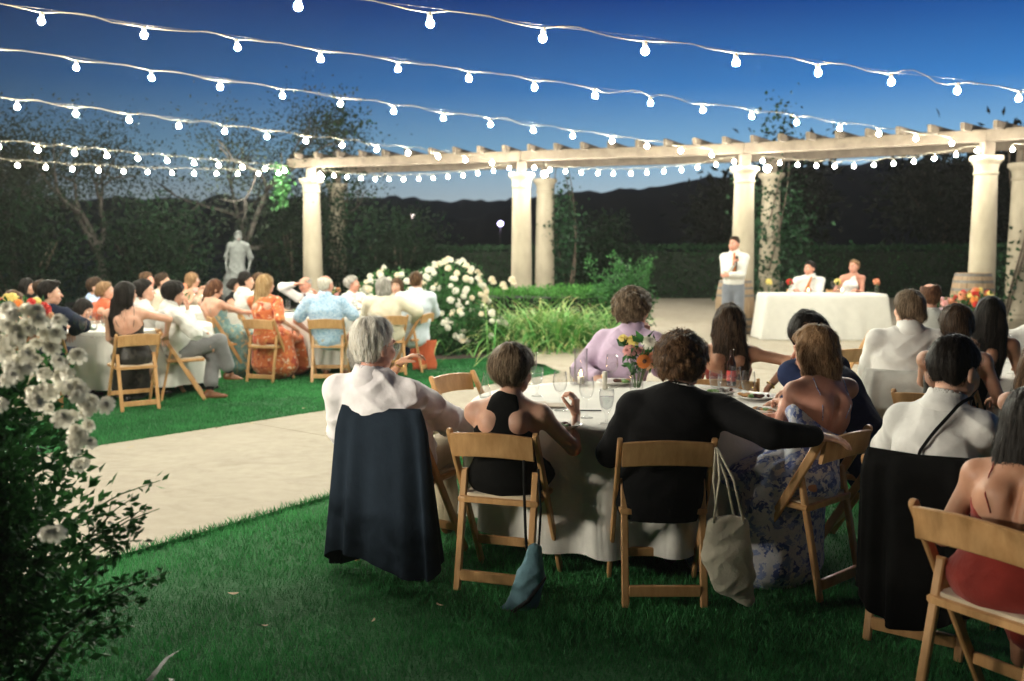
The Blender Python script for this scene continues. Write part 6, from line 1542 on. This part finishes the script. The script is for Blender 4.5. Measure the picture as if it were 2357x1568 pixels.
guest('bride in a white halter gown at the long white table', (5.78, 17.45), at(1966, 598, 17.3), 175, 'wooden folding chair of the bride', sh=178, hd=135, gz=.125, fem=True, bw=1.05, seat=.46, lh=TBL(-1, .32), rh=TBL(1, .32), wear=(('dress', 'bridal_white', 'halter', .1, .009, None, .006, .08),), hair=('bun', 'hair_sand', .014), skn='skin_rosy')
# --- tables on the lawn
guest('black haired man in a navy suit with his elbow on the chair back', (-4.84, 10.32), at(115, 648, 10.28), -14, 'wooden folding chair of the man in the navy suit', 6, sh=-14, hd=-62, bw=1.1, near=True, rh=(.30, .02, .78), rp=(1, -.4, .1), lh=TBL(-1, .4), wear=(('jacket', 'navy_suit'), ('trousers', 'navy_suit'), ('shoes', 'black_leather')), hair=('short', 'hair_black', .020, SH(n=2600, quiff=1)), skn='skin_light')
guest('woman with long black hair in a strappy dark satin dress', (-3.88, 10.14), at(290, 648, 10.15), 26, 'wooden folding chair of the woman in dark satin', 36, sh=14, hd=-38, fem=True, bw=1.02, near=True, rh=(.34, .10, .74), rp=(1, -.4, .0), lh=(-.12, .3, .6), legs={1: ((.10, .38, .50), (.30, .55, .12), (.8, .5, -.2)), -1: ((-.08, .42, .5), (-.04, .42, .08))}, wear=(('dress', 'black_satin', 'low', .12, .009, .003), ('shoes', 'black_leather')), hair=('long', 'hair_black', .020, SH(len=.42, w=.10, n=3000, sl=.17, sweep=-.05)), skn='skin_light')
guest('young man in a white shirt and grey trousers, legs crossed, hand at his mouth', (-3.62, 10.78), at(407, 650, 10.72), -72, 'wooden folding chair of the young man with crossed legs', -70, sh=-60, hd=-50, hp=12, near=True, rh=('w', at(432, 716, 10.62)), rp=(.5, .2, -1), lh=(.12, .42, .62), lhand=SH(curl=.3, dir=(0, .5, -1), palm=(0, -1, 0)), rhand=SH(curl=.5, dir=(-.1, .1, 1), palm=(0, -1, 0)),
      legs={1: ((.06, .42, .63), (.02, .52, .26), (.15, 1, -.25)), -1: ((-.05, .36, .5), (.16, .30, .085), (.2, 1, 0))}, wear=(('shirt', 'white_shirt', 'long', .022, 'shirt', True, .020, .03), ('trousers', 'grey_trousers', .02, .80), ('socks', 'black_cloth'), ('shoes', 'brown_leather')), hair=('short', 'hair_black', .028, SH(full=1, n=2600)), skn='skin_light')
guest('dark haired man in a white shirt half hidden behind the satin dress', (-4.05, 11.3), at(333, 645, 11.2), -60, 'wooden folding chair behind the woman in dark satin', hd=-70, wear=(('shirt', 'white_shirt'), ('trousers', 'dark_trousers'), ('shoes', 'black_leather')), hair=('short', 'hair_black', .022, SH(full=1)), skn='skin_light')
guest('woman in a teal floral dress with bare back bending over her plate', (-3.62, 12.6), at(503, 645, 12.68), -50, 'wooden folding chair of the woman in teal floral', -62, sh=-32, hd=-55, hp=22, fem=True, bw=1.02, lh=TBL(-1, .38), rh=TBL(1, .4), wear=(('dress', 'teal_floral', 'low', .12, .009, .003, .007, .04),), hair=('long', 'hair_auburn', .02, SH(len=.28, sweep=-.09, w=.07)), skn='skin_light')
guest('woman with long blond hair in an orange leaf print dress', (-3.02, 12.26), at(612, 632, 12.3), -18, 'wooden folding chair of the woman in orange print', -18, sh=-12, hd=-45, fem=True, bw=1.05, rh=(.30, .1, .66), lh=(-.1, .35, .7), wear=(('dress', 'orange_leafy', 'crew', .14, .011, None, .007, .07, .95),), hair=('long', 'hair_blond', .022, SH(len=.42, w=.095, sl=.16, n=1400)), skn='skin_light')
guest('man in a pink shirt and dark tie with one hand on top of his head', (-2.86, 14.75), at(700, 638, 14.7), 170, 'wooden folding chair of the man with a hand on his head', sh=165, hd=150, hp=10, rh=('w', at(678, 655, 14.62)), rp=(1, -.1, .15), lh=('w', at(730, 678, 14.45)), lp=(-.5, .3, -1), rhand=SH(curl=.3, dir=(-1, 0, .25), palm=(0, 0, -1)), wear=(('shirt', 'pink_shirt'), ('tie', 'plum_cloth'), ('trousers', 'dark_trousers'), ('shoes', 'black_leather')), hair=('short', 'hair_grey', .006, SH(bald=1)), skn='skin_rosy')
guest('white haired balding man in a pale blue patterned shirt', (-2.27, 12.3), at(750, 634, 12.3), 0, 'wooden folding chair of the man in pale blue', hd=-30, bw=1.12, lh=(-.25, .12, .58), rh=(.25, .15, .58), lp=(-1, -.3, -.4), rp=(1, -.3, -.4), wear=(('shirt', 'blue_dots', 'short', .02, 'shirt', True, .012, .035), ('trousers', 'khaki'), ('shoes', 'brown_leather')), hair=('short', 'hair_white', .008, SH(bald=.6, n=900)), skn='skin_rosy')
guest('grey haired person in a white blouse seen side on before the roses', (-2.1, 15.0), at(812, 636, 14.9), -125, 'wooden folding chair before the white roses', hd=-95, fem=True, bw=1.05, wear=(('shirt', 'white_shirt', 'long', .014, 'shirt', False), ('trousers', 'khaki'), ('shoes', 'brown_leather')), hair=('short', 'hair_grey', .018, SH(full=1)), skn='skin_rosy')
guest('woman with a grey bob in a cream knitted sweater', (-1.62, 12.85), at(882, 638, 12.85), 18, 'wooden folding chair of the woman in cream knit', 25, sh=10, hd=8, fem=True, bw=1.22, lh=TBL(-1, .36), rh=(.36, .12, .68), rp=(1, -.4, -.2), wear=(('shirt', 'cream_knit', 'long', .026, 'sweater', False, .010, .035), ('trousers', 'khaki'), ('shoes', 'brown_leather')), hair=('bob', 'hair_grey', .020, SH(len=.17, w=.09)), skn='skin_light')
guest('woman with brown hair smiling toward the camera before the roses', (-1.72, 14.6), at(913, 640, 14.5), 175, 'wooden folding chair of the smiling brown haired woman', hd=172, fem=True, wear=(('dress', 'beige_cloth', 'crew', .3),), hair=('long', 'hair_brown', .016, SH(len=.26, w=.085)), skn='skin_light')
guest('man with short brown hair in a pale blue white shirt, back turned', (-1.32, 13.25), at(958, 627, 13.25), 35, 'wooden folding chair seen side on under the pale shirted man', 72, sh=12, hd=-15, bw=1.1, lh=TBL(-1, .36), rh=(.26, .2, .62), rp=(1, -.4, -.3), wear=(('shirt', 'bluewhite_shirt', 'long', .022, 'shirt', True, .012, .04, .08), ('trousers', 'navy_suit'), ('shoes', 'black_leather')), hair=('short', 'hair_brown', .013, SH(n=900)), skn='skin_light')
guest('man with dark hair in a crisp white shirt between two long haired women', (-3.62, 13.95), at(566, 627, 13.9), -75, 'wooden folding chair of the man in crisp white', sh=-50, hd=-62, bw=1.08, lh=(-.1, .4, .7), wear=(('shirt', 'white_shirt'), ('trousers', 'dark_trousers'), ('shoes', 'black_leather')), hair=('short', 'hair_black', .016), skn='skin_light')
guest('brown haired woman mostly hidden behind the blond woman', (-3.72, 15.2), at(598, 628, 15.1), -110, 'wooden folding chair behind the blond woman', hd=-75, fem=True, wear=(('dress', 'beige_cloth', 'crew', .3),), hair=('long', 'hair_brown', .02, SH(len=.3)), skn='skin_light')
guest('dark haired woman seen in profile behind the man in crisp white', (-4.1, 15.4), at(543, 640, 15.3), -120, 'wooden folding chair of the dark haired woman in profile', hd=-85, fem=True, wear=(('dress', 'black_cloth', 'crew', .3),), hair=('bun', 'hair_black', .016), skn='skin_light')
guest('blond woman with her hand to her chin by the dark shrubs', (-4.82, 15.7), at(443, 627, 15.6), -150, 'wooden folding chair of the blond woman by the shrubs', hd=-70, fem=True, rh=('w', at(455, 668, 15.45)), rp=(.6, .3, -1), wear=(('dress', 'beige_cloth', 'straight', .3),), hair=('long', 'hair_sand', .018, SH(len=.28, w=.085)), skn='skin_light')
guest('man in a beige jacket looking aside in front of the shrubs', (-5.15, 14.3), at(375, 630, 14.3), -85, 'wooden folding chair of the man in the beige jacket', hd=-75, wear=(('jacket', 'beige_cloth'), ('trousers', 'khaki'), ('shoes', 'brown_leather')), hair=('short', 'hair_dark', .014), skn='skin_light')
guest('man with short brown hair behind the beige jacket', (-5.62, 15.2), at(338, 628, 15.1), -110, 'wooden folding chair behind the beige jacket', hd=-85, wear=(('shirt', 'white_shirt'), ('trousers', 'dark_trousers'), ('shoes', 'black_leather')), hair=('short', 'hair_brown', .012), skn='skin_rosy')
guest('woman with a blond updo in a bright red lace dress', (-5.1, 12.5), at(243, 648, 12.5), -55, 'wooden folding chair of the woman in red lace', sh=-35, hd=-68, fem=True, bw=1.08, lh=TBL(-1), rh=(.25, .3, .7), wear=(('dress', 'orange_dress', 'crew', .3, .011, None, .006, 0, .4),), hair=('bun', 'hair_sand', .02, SH(bun=(0, -.1, -.02))), skn='skin_light')
guest('dark haired man in a sky blue shirt behind the red lace dress', (-5.6, 13.4), at(220, 640, 13.3), -70, 'wooden folding chair of the man in sky blue', hd=-75, wear=(('shirt', 'blue_shirt'), ('trousers', 'dark_trousers'), ('shoes', 'black_leather')), hair=('short', 'hair_dark', .018), skn='skin_light')
guest('dark haired woman bowed over the table with one arm stretched out', (-5.15, 12.0), at(200, 690, 11.9), -110, 'wooden folding chair of the woman bowed over the table', hd=-100, hp=20, fem=True, seat=.42, rh=('w', V3(-4.72, 11.7, .80)), wear=(('dress', 'black_cloth', 'straight', .3),), hair=('long', 'hair_black', .026, SH(len=.24, w=.10)), skn='skin_light')
guest('woman with a black headscarf looking across the lawn', (-6.75, 13.6), at(62, 640, 13.5), -100, 'wooden folding chair of the woman with the black headscarf', hd=-95, fem=True, wear=(('dress', 'black_cloth', 'crew', .1, .02, None, .006, 0, .95),), hair=('long', 'hair_black', .014, SH(len=.3, front=.16, w=.09)), skn='skin_light')
guest('man in a pale jacket partly hidden behind the navy suit', (-6.15, 13.1), at(97, 646, 13.0), -80, 'wooden folding chair of the man in the pale jacket', hd=-85, wear=(('jacket', 'grey_suit'), ('trousers', 'khaki'), ('shoes', 'brown_leather')), hair=('short', 'hair_dark', .012), skn='skin_rosy')
guest('brown haired woman behind the pot of orange flowers', (-5.75, 11.2), at(32, 668, 11.1), -40, 'wooden folding chair behind the pot of orange flowers', hd=-50, fem=True, wear=(('dress', 'plum_cloth', 'straight', .3),), hair=('long', 'hair_brown', .022, SH(len=.3)), skn='skin_light')
# --- empty chairs
chair(-.22, 6.62, -128, 'empty wooden folding chair pulled up to the nearest table')
chair(2.92, 8.75, 10, 'empty wooden folding chair on the paving before the long table'); chair(3.75, 10.6, 35, 'empty wooden folding chair close to the newlyweds cloth')

# ------------------------------------------------------------------ coats and bags on the chairs
def coat(x, y, yaw, label, mat, wt=.225, wb=.30, zt=.815, zb=.07, seed=0, skew=.03):
    r = np.random.default_rng(seed); o = obj('draped_coat', None, None, (x, y, 0), (0, 0, R(yaw))); tag(o, label, 'coat', 'coats hung on chair backs'); n = 200; u = np.arange(n) / n * 2 * math.pi; rows = []; ph = r.random(5) * 6.28
    cu, su = np.cos(u), np.sin(u); sgn = lambda a, e: np.sign(a) * np.abs(a) ** e
    fold = np.sin(9 * u + ph[0] + .7 * np.sin(2 * u + ph[1])) * .55 + np.sin(14 * u + ph[2]) * .3 + np.sin(5 * u + ph[3]) * .35
    for i, q in enumerate(np.linspace(0, 1, 30)):
        z = zt - (zt - zb) * q; cap_ = min(1, .5 + 9 * q)
        w = (wt + (wb - wt) * q ** .9) * (.9 + .1 * min(1, q * 8)); d = (.042 + .045 * q) * cap_
        X_ = sgn(cu, .75) * w + fold * .014 * q + skew * q; Y_ = -.262 - .05 * q + sgn(su, .8) * d + fold * (.004 + .030 * q) * (np.abs(su) ** .5)
        drop = .010 * q * np.sin(3 * u + ph[4]) + (.05 * q ** 3) * np.sin(u * 2 + ph[1]); rows.append(np.column_stack([X_, Y_, z + drop + (.012 * np.cos(u * 2) * (q < .1))]))
    v = np.concatenate(rows + [[(0, -.262, zt + .003)]]); k = np.arange(n); k2 = (k + 1) % n; q4 = [np.column_stack([i * n + k, i * n + n + k, i * n + n + k2, i * n + k2]) for i in range(29)]
    obj('body_panel', np_mesh('body_panel', v, [np.concatenate(q4), np.column_stack([k, k2, k * 0 + 30 * n])], MATS[mat]), o)
f_, r__ = yawv(-24); coat(-.57, 5.19, -20, 'long dark navy coat draped over the white haired man\'s chair', 'navy_coat', .245, .315, .835, .06, 1)
coat(1.78, 4.13, -36, 'black suit jacket hung over the chair of the crop haired man in white', 'black_cloth', .225, .235, .815, .2, 2)
coat(2.66, 6.78, -20, 'pale grey jacket hung over the chair of the long haired man', 'grey_suit', .245, .29, .83, .2, 3)
def soft(name, label, loc, caps, mat, cat, res=.008, amp=.006, extra=()):
    S = Solid(*box_of([(c[0], c[1], None, c[2], c[3], c[4], c[5]) for c in caps], .03), res)
    for a, b, w0, d0, w1, d1 in caps: S.cap(a, b, (1, 0, 0), w0, d0, w1, d1, .03)
    v, f = S.surface(1); v = wrinkle(S, v, amp, 14, 3, (1.6, 1, .35)); o = empty(name, loc); tag(o, label, cat); obj('pouch', np_mesh('pouch', v, f, MATS[mat]), o, V3(0, 0, 0)); return o
cloth('canvas', (.60, .55, .44), .9, .08, .5); cloth('denim_blue', (.16, .30, .36), .85, .25, .5); cloth('strap_black', (.02, .02, .02))
p = at(1682, 1290, 4.36)
o = soft('tote_bag', 'cream canvas tote bag hanging from the black suited man\'s chair', (p[0], p[1], .02), [((-.015, 0, .40), (-.02, 0, .25), .095, .030, .112, .05), ((-.02, 0, .25), (.02, 0, .13), .112, .055, .100, .05), ((.03, 0, .12), (.085, 0, .035), .075, .04, .030, .022)], 'canvas', 'bag', amp=.009)
for a, b, lx in ((-.085, -.078, -.06), (.05, .0, .0)):
    mb = MB(); mb.tube([(a, -.02, .40), (lx - .0, -.015, .60), (-.07, -.01, .73), (-.075, .012, .735), (lx - .02, .02, .58), (b + .02, .02, .40)], .006, 6); mb.build('handle', MATS['canvas'], o, True)
p = at(1212, 1330, 4.44)
q = lambda px, py: at(px, py, 4.44) - V3(p[0], p[1], 0)
o = soft('purse', 'slouchy pale blue denim purse hanging low on the chair of the woman in black', (p[0], p[1], 0), [(q(1231, 1262), q(1224, 1325), .034, .022, .060, .034), (q(1222, 1325), q(1205, 1385), .062, .036, .072, .034), (q(1200, 1392), q(1150, 1404), .045, .030, .012, .012)], 'denim_blue', 'bag', .007, .006)
mb = MB(); mb.tube([q(1146, 1402) + V3(0, -.02, 0), q(1180, 1400) + V3(0, -.045, 0), q(1215, 1375) + V3(0, -.048, 0), q(1256, 1325) + V3(0, -.028, 0)], [.006, .010, .010, .006], 6); mb.build('leather_trim', MATS['black_leather'], o, True)
mb = MB(); mb.tube([q(1206, 1060) + V3(0, -.0, 0), q(1207, 1150) + V3(0, -.01, 0), q(1210, 1235), q(1213, 1262)], .0075, 6); mb.build('strap', MATS['strap_black'], o, True)
mb = MB(); mb.tube([q(1240, 1085) + V3(0, .05, 0), q(1245, 1180) + V3(0, .03, 0), q(1240, 1262)], .006, 6); mb.build('strap', MATS['strap_black'], o, True)
mb = MB(); mb.tube([q(1208, 1238), q(1216, 1250), q(1212, 1268), q(1206, 1252), q(1208, 1238)], .003, 6); mb.build('buckle', MATS['gold'], o, True)
o = obj('shawl', None, None, (-1.18, 13.2, 0)); tag(o, 'red shawl hanging down from the pale shirted man\'s chair', 'shawl'); mb = MB(); n = 14
v = [(x * .16 + .02 * math.sin(z * 20 + x * 6), -.02 + .03 * math.sin(x * 9), z) for z in np.linspace(.42, .03, n) for x in np.linspace(-1, 1, 9)]; mb.add(v, [(i * 9 + j, i * 9 + j + 1, i * 9 + 10 + j, i * 9 + 9 + j) for i in range(n - 1) for j in range(8)]); ob = mb.build('cloth', MATS['orange_dress'], o, True); sm = ob.modifiers.new('s', 'SOLIDIFY'); sm.thickness = .006

# ------------------------------------------------------------------ statue
plain('statue_stone', (.15, .16, .155), .9, .2, 12, .4, 60); hairmat('statue_hair', (.13, .14, .135), (.18, .19, .18))
person('weathered white stone statue of a draped figure among dark shrubs', (-5.85, 21.2), at(548, 532, 21.2), 190, hd=200, stand=True, gz=.42, bw=.86, hs=.9, rh=(.20, .12, .82), lh=(-.25, .02, .78), wear=(('dress', 'statue_stone', 'crew', .3, .025, None, .014, .05, .95),), hair=('short', 'statue_hair', .02), skn='statue_stone', name='statue')
plinth((-5.85, 21.2, .2), .32, .23, 'grey stone pedestal under the statue')
print('script seconds', time.time() - T0)
# ------------------------------------------------------------------ added thin haze volume: lifts the dark tones and softens the background
hz = bpy.data.materials.new('lift_haze'); hz.use_nodes = True; hz.node_tree.nodes.clear()
ho = hz.node_tree.nodes.new('ShaderNodeOutputMaterial'); hv_ = hz.node_tree.nodes.new('ShaderNodeVolumePrincipled')
hv_.inputs['Color'].default_value = (.95, .96, .94, 1); hv_.inputs['Density'].default_value = HAZE; hv_.inputs['Anisotropy'].default_value = .5
hz.node_tree.links.new(hv_.outputs[0], ho.inputs['Volume'])
mb = MB(); mb.add([(x, y, z) for z in (-4, 19) for x, y in ((-420, -45), (420, -45), (420, 380), (-420, 380))], [(3, 2, 1, 0), (4, 5, 6, 7), (0, 1, 5, 4), (1, 2, 6, 5), (2, 3, 7, 6), (3, 0, 4, 7)])
tag(mb.build('haze', hz), 'thin added haze lifting the dark tones of the garden', 'haze', kind='stuff')
